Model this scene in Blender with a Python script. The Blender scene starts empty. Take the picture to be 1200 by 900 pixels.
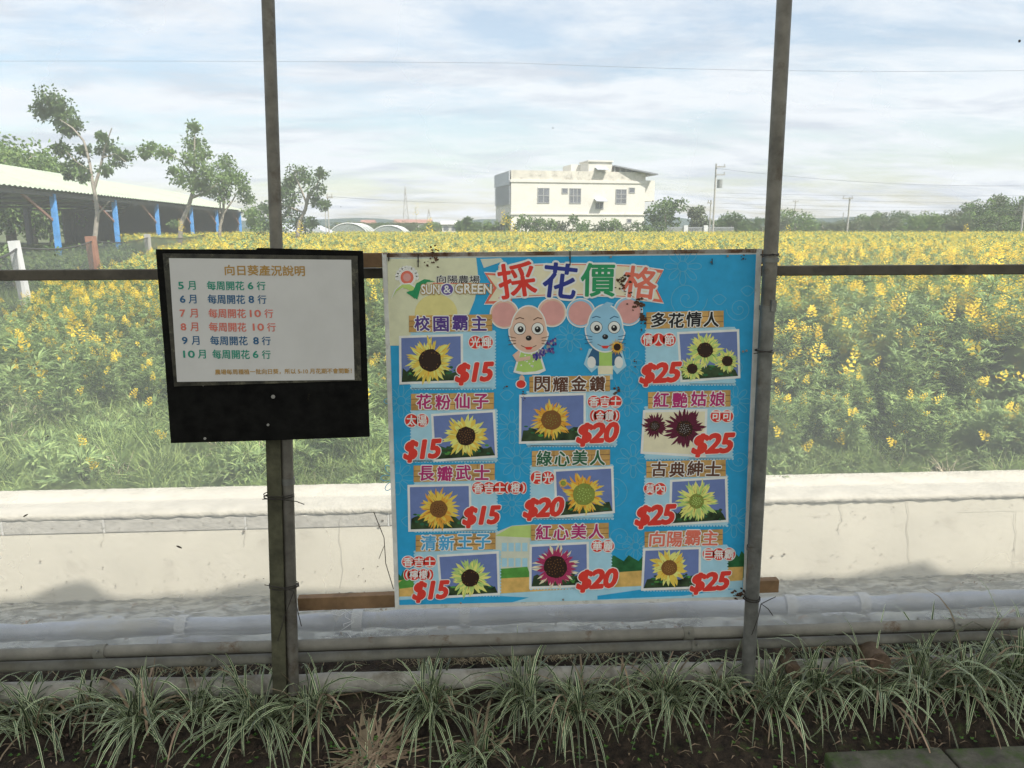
import bpy, bmesh, math, random
import numpy as np
from mathutils import Vector, Matrix, Euler, noise

random.seed(7)
R = math.radians
C = bpy.context.scene.collection
S = bpy.context.scene

# ------------------------------------------------------------------ camera, world, sun, exposure
PITCH, YAW, FPX = 11.5, -3.7, 900.0
CAMZ = 1.55
cam_d = bpy.data.cameras.new('camera'); cam = bpy.data.objects.new('camera', cam_d); C.objects.link(cam)
cam.location = (0, 0, CAMZ); cam.rotation_euler = (R(90 - PITCH), 0, R(YAW))
cam_d.lens = 27.0; cam_d.sensor_width = 36; cam_d.clip_end = 5000; cam_d.clip_start = 0.05
S.camera = cam
S.render.resolution_x = 1024; S.render.resolution_y = 768
S.view_settings.view_transform = 'Standard'; S.view_settings.look = 'None'
S.view_settings.exposure = 1.05; S.view_settings.gamma = 1
SUN_EL, SUN_AZ = 52.0, 46.4          # azimuth: degrees to the right of straight behind the camera
sd = bpy.data.lights.new('sun', 'SUN'); sd.energy = 3.4; sd.angle = R(0.5); sd.color = (1, .955, .88)
sun = bpy.data.objects.new('sun', sd); C.objects.link(sun)
az = R(SUN_AZ)
SUND = Vector((-math.sin(az) * math.cos(R(SUN_EL)), math.cos(az) * math.cos(R(SUN_EL)), -math.sin(R(SUN_EL))))
sun.rotation_euler = SUND.to_track_quat('-Z', 'Y').to_euler(); sun.location = (6, -6, 12)

W = bpy.data.worlds.new('World'); S.world = W; W.use_nodes = True
nt = W.node_tree; nt.nodes.clear()
def wn(t, **k):
    n = nt.nodes.new(t)
    for a, b in k.items(): setattr(n, a, b)
    return n
sky = wn('ShaderNodeTexSky', sky_type='NISHITA'); sky.sun_disc = False
sky.sun_elevation = R(SUN_EL); sky.sun_rotation = math.atan2(-SUND.x, -SUND.y)
sky.air_density = 1.2; sky.dust_density = 1.2; sky.ozone_density = 1.2
tc = wn('ShaderNodeTexCoord'); sep = wn('ShaderNodeSeparateXYZ'); nt.links.new(tc.outputs['Generated'], sep.inputs[0])
def wm(op, a, b=None, clamp=False):
    n = wn('ShaderNodeMath', operation=op); n.use_clamp = clamp
    for i, v in enumerate((a, b)):
        if v is None: continue
        if isinstance(v, (int, float)): n.inputs[i].default_value = v
        else: nt.links.new(v, n.inputs[i])
    return n.outputs[0]
zz = wm('ADD', wm('MAXIMUM', sep.outputs['Z'], 0.0), 0.14)
cx = wm('DIVIDE', sep.outputs['X'], zz); cy = wm('DIVIDE', sep.outputs['Y'], zz)
cmb = wn('ShaderNodeCombineXYZ'); nt.links.new(cx, cmb.inputs[0]); nt.links.new(cy, cmb.inputs[1])
mp = wn('ShaderNodeMapping'); mp.inputs['Scale'].default_value = (0.85, 1.3, 1); mp.inputs['Rotation'].default_value = (0, 0, R(-14)); mp.inputs['Location'].default_value = (3.1, 1.7, 0)
nt.links.new(cmb.outputs[0], mp.inputs['Vector'])
n1 = wn('ShaderNodeTexNoise'); n1.inputs['Scale'].default_value = 1.0; n1.inputs['Detail'].default_value = 9; n1.inputs['Roughness'].default_value = .66; n1.inputs['Distortion'].default_value = .25
nt.links.new(mp.outputs[0], n1.inputs['Vector'])
mp2 = wn('ShaderNodeMapping'); mp2.inputs['Scale'].default_value = (1.5, 3.2, 1); mp2.inputs['Rotation'].default_value = (0, 0, R(-12))
nt.links.new(cmb.outputs[0], mp2.inputs['Vector'])
n2 = wn('ShaderNodeTexNoise'); n2.inputs['Scale'].default_value = .9; n2.inputs['Detail'].default_value = 9; n2.inputs['Roughness'].default_value = .7; n2.inputs['Distortion'].default_value = .3
nt.links.new(mp2.outputs[0], n2.inputs['Vector'])
cov = wm('ADD', wm('MULTIPLY', n1.outputs['Fac'], .72), wm('MULTIPLY', n2.outputs['Fac'], .28))
cr = wn('ShaderNodeValToRGB'); cr.color_ramp.elements[0].position = .41; cr.color_ramp.elements[1].position = .55
cr.color_ramp.elements[0].color = (.26, .26, .26, 1); cr.color_ramp.elements[1].color = (.93, .93, .93, 1)
nt.links.new(cov, cr.inputs[0])
cc = wn('ShaderNodeValToRGB')
cc.color_ramp.elements[0].position = .36; cc.color_ramp.elements[0].color = (5.3, 5.6, 6.0, 1)
cc.color_ramp.elements[1].position = .62; cc.color_ramp.elements[1].color = (4.2, 4.55, 5.1, 1)
e = cc.color_ramp.elements.new(.48); e.color = (5.6, 5.85, 6.2, 1)
mp3 = wn('ShaderNodeMapping'); mp3.inputs['Scale'].default_value = (.95, 1.7, 1); mp3.inputs['Location'].default_value = (7, 2, 0); mp3.inputs['Rotation'].default_value = (0, 0, R(-14))
nt.links.new(cmb.outputs[0], mp3.inputs['Vector'])
n3 = wn('ShaderNodeTexNoise'); n3.inputs['Scale'].default_value = 1.1; n3.inputs['Detail'].default_value = 10; n3.inputs['Roughness'].default_value = .62; n3.inputs['Distortion'].default_value = .4
nt.links.new(mp3.outputs[0], n3.inputs['Vector']); nt.links.new(n3.outputs['Fac'], cc.inputs[0])
mx = wn('ShaderNodeMix', data_type='RGBA')
nt.links.new(cr.outputs['Color'], mx.inputs['Factor']); nt.links.new(sky.outputs[0], mx.inputs[6]); nt.links.new(cc.outputs[0], mx.inputs[7])
bg = wn('ShaderNodeBackground'); bg.inputs['Strength'].default_value = 0.094
nt.links.new(mx.outputs[2], bg.inputs['Color'])
wo = wn('ShaderNodeOutputWorld'); nt.links.new(bg.outputs[0], wo.inputs['Surface'])

# ------------------------------------------------------------------ projection helpers (where a thing seen in the photo stands)
CR = Euler((R(90 - PITCH), 0, R(YAW))).to_matrix()
CP = Vector((0, 0, CAMZ))
def ray(px, py): return CR @ Vector(((px - 600) / FPX, -(py - 450) / FPX, -1))
def P(px, py, Y):                       # on the upright plane y = Y
    d = ray(px, py); return CP + d * (Y / d.y)
def PZ(px, py, z):                      # on the level plane z
    d = ray(px, py); return CP + d * ((z - CAMZ) / d.z)
FW = Vector((math.sin(R(-YAW)), math.cos(R(YAW)), 0)); RT = Vector((FW.y, -FW.x, 0))
def PD(px, py, D):                      # at level distance D in the direction the camera faces
    d = ray(px, py); return CP + d * (D / d.dot(FW))

# ------------------------------------------------------------------ materials
MATS = {}
def M(name, col, rough=.7, var=.15, scale=8, metal=0, bump=0, bscale=60, island=0, trans=0, spec=.4, col2=None, stain=None, coat=0, dist=.005):
    if name in MATS: return MATS[name]
    m = bpy.data.materials.new(name); m.use_nodes = True; t = m.node_tree; t.nodes.clear()
    N = t.nodes.new; L = t.links.new
    out = N('ShaderNodeOutputMaterial'); b = N('ShaderNodeBsdfPrincipled'); L(b.outputs[0], out.inputs[0])
    b.inputs['Roughness'].default_value = rough; b.inputs['Metallic'].default_value = metal
    b.inputs['Specular IOR Level'].default_value = spec; b.inputs['Coat Weight'].default_value = coat
    g = N('ShaderNodeNewGeometry')
    nz = N('ShaderNodeTexNoise'); nz.inputs['Scale'].default_value = scale; nz.inputs['Detail'].default_value = 6; nz.inputs['Roughness'].default_value = .6
    L(g.outputs['Position'], nz.inputs['Vector'])
    a = [max(0, c * (1 - var * 1.6)) for c in col]; c2 = col2 or [min(1, c * (1 + var * 1.2)) for c in col]
    rp = N('ShaderNodeValToRGB'); rp.color_ramp.elements[0].position = .3; rp.color_ramp.elements[1].position = .7
    rp.color_ramp.elements[0].color = (*a, 1); rp.color_ramp.elements[1].color = (*c2, 1)
    L(nz.outputs['Fac'], rp.inputs[0]); cur = rp.outputs[0]
    if island:
        hs = N('ShaderNodeHueSaturation'); mr = N('ShaderNodeMapRange'); mr.inputs['To Min'].default_value = 1 - island; mr.inputs['To Max'].default_value = 1 + island
        L(g.outputs['Random Per Island'], mr.inputs['Value']); L(mr.outputs[0], hs.inputs['Value']); L(cur, hs.inputs['Color'])
        mh = N('ShaderNodeMapRange'); mh.inputs['To Min'].default_value = .5 + .03 * island; mh.inputs['To Max'].default_value = .5 - .05 * island
        L(g.outputs['Random Per Island'], mh.inputs['Value']); L(mh.outputs[0], hs.inputs['Hue'])
        cur = hs.outputs[0]
    if stain:                              # (colour, scale, threshold low, threshold high)
        sn = N('ShaderNodeTexNoise'); sn.inputs['Scale'].default_value = stain[1]; sn.inputs['Detail'].default_value = 8; sn.inputs['Roughness'].default_value = .7
        L(g.outputs['Position'], sn.inputs['Vector'])
        sr = N('ShaderNodeMapRange'); sr.inputs['From Min'].default_value = stain[2]; sr.inputs['From Max'].default_value = stain[3]; L(sn.outputs['Fac'], sr.inputs['Value'])
        sm = N('ShaderNodeMix'); sm.data_type = 'RGBA'; L(sr.outputs[0], sm.inputs['Factor']); L(cur, sm.inputs[6]); sm.inputs[7].default_value = (*stain[0], 1)
        cur = sm.outputs[2]
    L(cur, b.inputs['Base Color'])
    if bump:
        bn = N('ShaderNodeTexNoise'); bn.inputs['Scale'].default_value = bscale; bn.inputs['Detail'].default_value = 5; L(g.outputs['Position'], bn.inputs['Vector'])
        bp = N('ShaderNodeBump'); bp.inputs['Strength'].default_value = bump; bp.inputs['Distance'].default_value = dist; L(bn.outputs['Fac'], bp.inputs['Height']); L(bp.outputs[0], b.inputs['Normal'])
    if trans:
        tr = N('ShaderNodeBsdfTranslucent'); L(cur, tr.inputs['Color']); mxs = N('ShaderNodeMixShader'); mxs.inputs[0].default_value = trans
        L(b.outputs[0], mxs.inputs[1]); L(tr.outputs[0], mxs.inputs[2]); L(mxs.outputs[0], out.inputs[0])
    MATS[name] = m; return m
def sheet(name, col, fac, transl=.5, rough=.6, nscale=3, nvar=.06, specks=0, gloss=0, streak=None):
    """thin see-through sheet: net, film or shade cloth"""
    m = bpy.data.materials.new(name); m.use_nodes = True; t = m.node_tree; t.nodes.clear(); N = t.nodes.new; L = t.links.new
    out = N('ShaderNodeOutputMaterial'); tp = N('ShaderNodeBsdfTransparent')
    df = N('ShaderNodeBsdfPrincipled'); df.inputs['Base Color'].default_value = (*col, 1); df.inputs['Roughness'].default_value = rough; df.inputs['Specular IOR Level'].default_value = gloss
    tr = N('ShaderNodeBsdfTranslucent'); tr.inputs['Color'].default_value = (*col, 1)
    a = N('ShaderNodeMixShader'); a.inputs[0].default_value = transl; L(df.outputs[0], a.inputs[1]); L(tr.outputs[0], a.inputs[2])
    g = N('ShaderNodeNewGeometry'); nz = N('ShaderNodeTexNoise'); nz.inputs['Scale'].default_value = nscale; nz.inputs['Detail'].default_value = 5
    if streak:
        mp_ = N('ShaderNodeMapping'); mp_.inputs['Scale'].default_value = streak; L(g.outputs['Position'], mp_.inputs['Vector']); L(mp_.outputs[0], nz.inputs['Vector'])
    else: L(g.outputs['Position'], nz.inputs['Vector'])
    mr = N('ShaderNodeMapRange'); mr.inputs['From Min'].default_value = .3; mr.inputs['From Max'].default_value = .7; mr.inputs['To Min'].default_value = max(0, fac - nvar); mr.inputs['To Max'].default_value = fac + nvar
    L(nz.outputs['Fac'], mr.inputs['Value'])
    x = N('ShaderNodeMixShader'); L(mr.outputs[0], x.inputs[0]); L(tp.outputs[0], x.inputs[1]); L(a.outputs[0], x.inputs[2]); L(x.outputs[0], out.inputs[0])
    if specks:
        v = N('ShaderNodeTexVoronoi'); v.inputs['Scale'].default_value = specks; L(g.outputs['Position'], v.inputs['Vector'])
        sx = N('ShaderNodeSeparateColor'); L(v.outputs['Color'], sx.inputs[0])
        rad = N('ShaderNodeMath'); rad.operation = 'MULTIPLY'; rad.inputs[1].default_value = .065; 
        pw = N('ShaderNodeMath'); pw.operation = 'POWER'; pw.inputs[1].default_value = 6; L(sx.outputs[0], pw.inputs[0]); L(pw.outputs[0], rad.inputs[0])
        lt = N('ShaderNodeMath'); lt.operation = 'LESS_THAN'; L(v.outputs['Distance'], lt.inputs[0]); L(rad.outputs[0], lt.inputs[1])
        dk = N('ShaderNodeBsdfDiffuse'); dk.inputs['Color'].default_value = (.08, .07, .06, 1)
        y = N('ShaderNodeMixShader'); L(lt.outputs[0], y.inputs[0]); L(x.outputs[0], y.inputs[1]); L(dk.outputs[0], y.inputs[2]); L(y.outputs[0], out.inputs[0])
    return m

# ------------------------------------------------------------------ mesh builder
def tagp(o, label=None, cat=None, group=None, kind=None):
    if label: o['label'] = label
    if cat: o['category'] = cat
    if group: o['group'] = group
    if kind: o['kind'] = kind
    return o
def thing(name, label, cat, loc, group=None, rz=0):
    o = bpy.data.objects.new(name, None); C.objects.link(o); o.location = loc; o.rotation_euler = (0, 0, rz); o.empty_display_size = .1
    return tagp(o, label, cat, group)
def wloc(o):
    v = Vector((0, 0, 0))
    while o is not None: v += Vector(o.location); o = o.parent
    return v
class MB:
    def __init__(s): s.v = []; s.f = []; s.m = []; s.sm = []
    def add(s, vs, fs, mi=0, smooth=False):
        o = len(s.v); s.v += [tuple(v) for v in vs]; s.f += [tuple(i + o for i in f) for f in fs]
        s.m += [mi] * len(fs); s.sm += [smooth] * len(fs); return s
    def box(s, c, sz, rot=None, mi=0):
        c = Vector(c); h = Vector(sz) / 2; vs = []
        for x in (-1, 1):
            for y in (-1, 1):
                for z in (-1, 1):
                    p = Vector((x * h.x, y * h.y, z * h.z))
                    if rot is not None: p = rot @ p
                    vs.append(c + p)
        return s.add(vs, [(0, 1, 3, 2), (4, 6, 7, 5), (0, 4, 5, 1), (2, 3, 7, 6), (0, 2, 6, 4), (1, 5, 7, 3)], mi)
    def bbox(s, a, b, mi=0):
        a = Vector(a); b = Vector(b); return s.box((a + b) / 2, [abs(b[i] - a[i]) for i in range(3)], mi=mi)
    def beam(s, a, b, w, h, mi=0, up=Vector((0, 0, 1))):   # rectangular bar a -> b
        a = Vector(a); b = Vector(b); d = (b - a).normalized()
        if abs(d.dot(up)) > .95: up = Vector((0, 1, 0))
        x = d.cross(up).normalized(); z = x.cross(d)
        vs = [p + x * sx * w / 2 + z * sz_ * h / 2 for p in (a, b) for sx, sz_ in ((-1, -1), (1, -1), (1, 1), (-1, 1))]
        return s.add(vs, [(3, 2, 1, 0), (4, 5, 6, 7), (0, 1, 5, 4), (1, 2, 6, 5), (2, 3, 7, 6), (3, 0, 4, 7)], mi)
    def tube(s, pts, r, n=12, mi=0, cap=True, smooth=True):
        pts = [Vector(p) for p in pts]; rs = r if isinstance(r, (list, tuple)) else [r] * len(pts)
        vs = []; fs = []; prev = None
        for i, p in enumerate(pts):
            d = (pts[min(i + 1, len(pts) - 1)] - pts[max(i - 1, 0)]).normalized()
            if prev is None:
                u = Vector((0, 0, 1)) if abs(d.z) < .9 else Vector((0, 1, 0)); x = d.cross(u).normalized()
            else: x = (prev - d * prev.dot(d)).normalized()
            prev = x; y = d.cross(x)
            for k in range(n):
                a = 2 * math.pi * k / n; vs.append(p + (x * math.cos(a) + y * math.sin(a)) * rs[i])
        for i in range(len(pts) - 1):
            for k in range(n):
                a = i * n + k; b = i * n + (k + 1) % n; fs.append((a, b, b + n, a + n))
        s.add(vs, fs, mi, smooth)
        if cap:
            s.add(vs[:n], [tuple(reversed(range(n)))], mi); s.add(vs[-n:], [tuple(range(n))], mi)
        return s
    def build(s, name, mats, parent=None, label=None, cat=None, group=None, kind=None, local=False):
        me = bpy.data.meshes.new(name)
        off = Vector((0, 0, 0)) if (parent is None or local) else wloc(parent)
        vs = [(v[0] - off.x, v[1] - off.y, v[2] - off.z) for v in s.v] if off.length else s.v
        me.from_pydata(vs, [], s.f)
        for m in (mats if isinstance(mats, (list, tuple)) else [mats]): me.materials.append(m)
        me.polygons.foreach_set('material_index', s.m); me.polygons.foreach_set('use_smooth', s.sm); me.update()
        o = bpy.data.objects.new(name, me); C.objects.link(o)
        if parent is not None: o.parent = parent
        return tagp(o, label, cat, group, kind)
def bevel(o, w=.002, seg=2):
    b = o.modifiers.new('bevel', 'BEVEL'); b.width = w; b.segments = seg; b.limit_method = 'ANGLE'
def rnd(a, b): return random.uniform(a, b)
def rdir():
    while True:
        v = Vector((rnd(-1, 1), rnd(-1, 1), rnd(-1, 1)))
        if .05 < v.length < 1: return v.normalized()
ORD = ['first','second','third','fourth','fifth','sixth','seventh','eighth','ninth','tenth','eleventh','twelfth','thirteenth','fourteenth','fifteenth','sixteenth','seventeenth','eighteenth','nineteenth','twentieth','twenty first','twenty second','twenty third','twenty fourth','twenty fifth','twenty sixth']
def copy_tree(o, parent=None):
    c = o.copy(); C.objects.link(c)
    if parent is not None: c.parent = parent
    for ch in list(o.children): copy_tree(ch, c)
    return c

# ------------------------------------------------------------------ palette
leaf_near = M('crop_leaf', (.28, .40, .145), .55, .2, 3, island=.5, trans=.4, spec=.3)
leaf_far = M('far_leaf', (.075, .12, .045), .7, .25, .3, island=.4, trans=.2)
yellow = M('yellow_petal', (.90, .69, .05), .5, .08, 20, island=.22, trans=.3, spec=.2)
stem_m = M('green_stem', (.16, .2, .07), .6, .2, 20)
grass_m = M('lawn_grass', (.23, .33, .10), .6, .3, 2.5, island=.55, trans=.35)
dry_m = M('dry_grass', (.45, .38, .25), .8, .25, 20, island=.3)
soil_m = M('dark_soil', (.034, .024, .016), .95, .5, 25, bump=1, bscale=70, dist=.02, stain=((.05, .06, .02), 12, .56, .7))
field_m = M('field_earth', (.10, .12, .05), .95, .35, 2, bump=.6, bscale=20)
white_wall = M('limewashed_concrete', (.79, .735, .60), .9, .05, 3, bump=.3, bscale=40, stain=((.45, .40, .31), 3.5, .54, .84))
top_wall = M('rough_cream_cement', (.53, .495, .41), .95, .08, 9, bump=.9, bscale=55, dist=.01)
block_m = M('weathered_block', (.56, .53, .46), .95, .14, 14, bump=.7, bscale=50, stain=((.6, .57, .5), 9, .5, .75))
mortar_m = M('pale_mortar', (.74, .72, .66), .95, .06, 9, bump=.4)
galv = M('galvanised_steel', (.20, .20, .185), .5, .25, 18, metal=.55, bump=.1, bscale=80, stain=((.13, .11, .08), 14, .58, .75))
galv_dark = M('weathered_steel_tube', (.10, .088, .07), .6, .2, 12, metal=.3, stain=((.05, .045, .04), 9, .5, .7))
pipe_grey = M('dusty_grey_pipe', (.19, .18, .152), .75, .2, 9, bump=.2, stain=((.10, .062, .035), 5, .585, .66))
pale_beam = M('pale_weathered_timber', (.34, .325, .285), .9, .22, 10, bump=.8, bscale=45, stain=((.15, .13, .09), 7, .52, .68), dist=.01)
green_wood = M('mossy_wood_post', (.072, .07, .042), .85, .3, 20, bump=.5, bscale=60)
brown_wood = M('brown_timber', (.20, .12, .06), .7, .22, 14, bump=.3, bscale=60)
black_ply = M('black_painted_board', (.0045, .0045, .004), .75, .6, 25, bump=.3, bscale=90, spec=.15, stain=((.035, .03, .015), 24, .66, .78))
wire_m = M('dark_wire', (.03, .025, .02), .6)

# ------------------------------------------------------------------ terrain
WY = 4.0                                     # front face of the low wall
gy = [-8, 1.4, 2.06, 2.14, 2.26, 2.42, 2.62, 2.85, WY + .05]
gz = [-.20, -.20, -.18, -.165, -.12, -.045, -.02, -.04, -.46]
xs = np.linspace(-7.5, 7.5, 620); vs = []; fs = []
gyd = []
for i in range(len(gy) - 1):
    n = [2, 6, 4, 6, 6, 8, 12, 40][i]
    for k in range(n): gyd.append(gy[i] + (gy[i + 1] - gy[i]) * k / n)
gyd.append(gy[-1])
for y in gyd:
    z0 = float(np.interp(y, gy, gz))
    for x in xs:
        amp = (.012 if y > 2.35 else .02) if y < 2.62 else .016 * min(1, max(.2, (y - 2.6) * 3))
        vs.append((x, y, z0 + amp * noise.noise(Vector((x * 7, y * 7, 0))) + amp * .8 * noise.noise(Vector((x * 22, y * 22, 3))) + (amp * .8 * max(0, noise.noise(Vector((x * 45, y * 45, 9)))) if y > 2.0 else 0)))
nx = len(xs)
for j in range(len(gyd) - 1):
    for i in range(nx - 1): a = j * nx + i; fs.append((a, a + 1, a + nx + 1, a + nx))
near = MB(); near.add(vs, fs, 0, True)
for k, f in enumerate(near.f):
    if near.v[f[0]][1] >= 2.66: near.m[k] = 1  # silt beyond; dark soil before it also paints shadow behind the pipes
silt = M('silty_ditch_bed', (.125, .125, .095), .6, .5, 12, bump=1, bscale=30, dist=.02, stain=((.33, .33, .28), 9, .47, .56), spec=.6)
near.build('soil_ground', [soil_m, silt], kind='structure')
FZ = -.05                                     # level of the field behind the wall
fld = MB(); yy = [WY + .46, 5, 7, 10, 16, 30, 60, 120, 300, 900, 3500]
for j in range(len(yy) - 1):
    a, b = yy[j], yy[j + 1]
    fld.add([(-b * 1.5 - 20, a, FZ), (b * 1.5 + 20, a, FZ), (b * 1.5 + 20, b, FZ), (-b * 1.5 - 20, b, FZ)], [(0, 1, 2, 3)])
fld.v = [(max(-4000, min(4000, v[0])), v[1], v[2]) for v in fld.v]
# one sheet with shared width so no gap shows
fld = MB(); fld.add([(-4000, WY + .44, FZ), (4000, WY + .44, FZ), (4000, 4500, FZ), (-4000, 4500, FZ)], [(0, 1, 2, 3)])
fld.build('field_ground', field_m, kind='structure')
# ground under everything to the sides and behind
bk = MB(); bk.add([(-4000, -4000, -.50), (4000, -4000, -.50), (4000, WY + .45, -.50), (-4000, WY + .45, -.50)], [(0, 1, 2, 3)])
bk.build('far_ground', field_m, kind='structure')

# low hills on the skyline
hill_m = M('hazy_hill', (.10, .13, .12), .95, .1, .01)
hb = MB(); pts = []
for i in range(81):
    t = i / 80; a = R(-60 + 120 * t); D = 1900
    h = 22 + 26 * (noise.noise(Vector((t * 9, 1, 0))) + .5 * noise.noise(Vector((t * 30, 5, 0)))) 
    pts.append((D * math.sin(a), D * math.cos(a), max(6, h)))
hv = []; hf = []
for i, p in enumerate(pts):
    k = 1.25
    hv += [(p[0] * .93, p[1] * .93, FZ - .2), p, (p[0] * k, p[1] * k, FZ - .2)]
for i in range(80):
    a = 3 * i; hf += [(a, a + 3, a + 4, a + 1), (a + 1, a + 4, a + 5, a + 2)]
hb.add(hv, hf, 0, True); hb.build('distant_hills', hill_m, kind='structure')

# ------------------------------------------------------------------ low wall behind the net
wall = thing('concrete_wall', 'long low cream limewashed concrete wall between the net and the flower field', 'wall', (0, WY, -.46))
b = MB()
WT = .060                                    # top of wall
xl, xr = -7.5, 7.5
nxw = 260
# body: front face with slight waves
vs = []; fs = []
zs = [-.48, -.35, -.22, -.12, -.052]
for z in zs:
    for i in range(nxw):
        x = xl + (xr - xl) * i / (nxw - 1)
        vs.append((x, WY + .004 * noise.noise(Vector((x * 3, z * 6, 0))), z))
for j in range(len(zs) - 1):
    for i in range(nxw - 1): a = j * nxw + i; fs.append((a, a + 1, a + nxw + 1, a + nxw))
b.add(vs, fs, 0, True); b.bbox((xl, WY + .012, -.48), (xr, WY + .44, -.052)); b.build('wall_body', white_wall, wall)
# course of blocks under the cap
jx = [P(p, 603, WY).x for p in (-330, -165, 0, 120, 287, 455, 620)]
bm_ = []
for a_, c_ in zip(jx[:-1], jx[1:]):
    q = MB(); q.bbox((a_ + .006, WY - .001 - rnd(0, .002), -.049), (c_ - .006, WY + .42, .026)); o = q.build('coping_block', block_m, wall); bevel(o, .004)
mq = MB(); mq.bbox((jx[0], WY + .008, -.0515), (jx[-1], WY + .41, .0275)); 
for a_ in jx: mq.box((a_, WY + .004, -.0115), (.010, .012, .076))
mq.build('mortar_joints', mortar_m, wall)
q = MB(); q.bbox((xl, WY + .001, -.0525), (jx[0] - .001, WY + .42, .026)); q.bbox((jx[-1] + .004, WY + .001, -.0525), (xr, WY + .42, .026)); q.build('upper_course', white_wall, wall)
# rough cap
vs = []; fs = []; nc = 700
ys = [(-.004, .028), (-.010, .038), (-.006, .054), (.01, WT), (.12, WT), (.25, WT), (.41, WT - .002), (.44, WT - .02), (.44, -.10)]
for j, (dy, z) in enumerate(ys):
    for i in range(nc):
        x = xl + (xr - xl) * i / (nc - 1)
        w = .006 if j < 4 else .003
        rr = noise.noise(Vector((x * 18, dy * 30, 1))) + .7 * noise.noise(Vector((x * 60, dy * 60, 5)))
        vs.append((x, WY + dy + (w * rr if j < 4 else 0), z + w * .9 * noise.noise(Vector((x * 22, dy * 25, 9))) + (w * .8 * rr if j == 0 else 0)))
for j in range(len(ys) - 1):
    for i in range(nc - 1): a = j * nc + i; fs.append((a, a + 1, a + nc + 1, a + nc))
b = MB(); b.add(vs, fs, 0, True); b.build('wall_cap', top_wall, wall)

random.seed(404)
q = MB()
for k in range(420):
    x = rnd(-3.4, 4.2); z = rnd(-.44, .02) if rnd(0, 1) < .35 else (rnd(-.40, -.28) if rnd(0, 1) < .6 else rnd(-.06, .03)); s_ = rnd(.002, .006) * (2 if rnd(0, 1) < .06 else 1); m_ = 6
    q.add([(x + s_ * rnd(.5, 1) * math.cos(6.28 * j / m_), WY - .0065, z + s_ * rnd(.4, .9) * math.sin(6.28 * j / m_)) for j in range(m_)], [tuple(range(m_))])
q.build('chips', M('dark_chip', (.22, .18, .13), .9, .4, 30), wall, kind='stuff')
for px, y0_, y1_ in ((1190, 600, 665), (1065, 585, 660), (985, 585, 625), (120, 612, 640), (287, 612, 640), (400, 600, 690)):
    q = MB(); pts = []
    for k in range(9): p = P(px + rnd(-2.5, 2.5), y0_ + (y1_ - y0_) * k / 8, WY - .005); pts.append(p)
    q.tube(pts, .0010, 3); q.build('crack', M('wall_crack', (.52, .48, .40), .95, .2, 9), wall)
# ------------------------------------------------------------------ scatter of uncountable growth
def variant_collection(name, objs):
    c = bpy.data.collections.new(name)
    for o in objs: c.objects.link(o)
    return c
def mesh_obj(mb, name, mats):
    o = mb.build(name, mats); C.objects.unlink(o); return o
def scatter(name, pts, variants, label, cat):
    """pts: (x,y,z, rx,ry,rz, scale, index)"""
    coll = variant_collection(name + '_kinds', variants)
    me = bpy.data.meshes.new(name); me.from_pydata([p[:3] for p in pts], [], [])
    a = me.attributes.new('rot', 'FLOAT_VECTOR', 'POINT'); a.data.foreach_set('vector', [x for p in pts for x in p[3:6]])
    a = me.attributes.new('scl', 'FLOAT', 'POINT'); a.data.foreach_set('value', [p[6] for p in pts])
    a = me.attributes.new('idx', 'INT', 'POINT'); a.data.foreach_set('value', [int(p[7]) for p in pts])
    o = bpy.data.objects.new(name, me); C.objects.link(o)
    g = bpy.data.node_groups.new(name, 'GeometryNodeTree')
    g.interface.new_socket('Geometry', in_out='INPUT', socket_type='NodeSocketGeometry'); g.interface.new_socket('Geometry', in_out='OUTPUT', socket_type='NodeSocketGeometry')
    i = g.nodes.new('NodeGroupInput'); u = g.nodes.new('NodeGroupOutput'); ip = g.nodes.new('GeometryNodeInstanceOnPoints'); ci = g.nodes.new('GeometryNodeCollectionInfo')
    ci.inputs['Collection'].default_value = coll; ci.inputs['Separate Children'].default_value = True; ci.inputs['Reset Children'].default_value = True
    ip.inputs['Pick Instance'].default_value = True
    def na(n, t):
        x = g.nodes.new('GeometryNodeInputNamedAttribute'); x.data_type = t; x.inputs['Name'].default_value = n; return x.outputs['Attribute']
    L = g.links.new; mp_ = g.nodes.new('GeometryNodeMeshToPoints')
    L(i.outputs[0], mp_.inputs[0]); L(mp_.outputs[0], ip.inputs['Points']); L(ci.outputs[0], ip.inputs['Instance'])
    L(na('idx', 'INT'), ip.inputs['Instance Index']); L(na('rot', 'FLOAT_VECTOR'), ip.inputs['Rotation']); L(na('scl', 'FLOAT'), ip.inputs['Scale'])
    L(ip.outputs[0], u.inputs[0])
    md = o.modifiers.new('scatter', 'NODES'); md.node_group = g
    return tagp(o, label, cat, kind='stuff')

def leaf(mb, p, d, up, L, w, mi=0, bend=.2):
    d = d.normalized(); s = d.cross(up)
    if s.length < 1e-3: s = Vector((1, 0, 0))
    s.normalize(); n = s.cross(d)
    m_ = p + d * L * .5 + n * L * bend * .3
    mb.add([p, m_ - s * w / 2, p + d * L - n * L * bend * .3, m_ + s * w / 2], [(0, 1, 2, 3)], mi)
def raceme(mb, p, d, L, r, n, mi=1, fl=.03):
    d = d.normalized(); x = d.cross(Vector((.3, .2, 1))).normalized(); y = d.cross(x)
    for k in range(n):
        t = k / n; a = k * 2.4; rr = r * (1 - t * .75)
        o = (x * math.cos(a) + y * math.sin(a))
        c = p + d * L * t + o * rr * .4; out = (o + d * .5 + Vector((0, 0, -.25))).normalized(); sd_ = out.cross(d + rdir() * .3).normalized()
        s = fl * (1 - t * .55)
        mb.add([c, c + out * s * .6 - sd_ * s * .55, c + out * s * 1.05 + Vector((0, 0, .2 * s)), c + out * s * .6 + sd_ * s * .55], [(0, 1, 2, 3)], mi)
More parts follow.
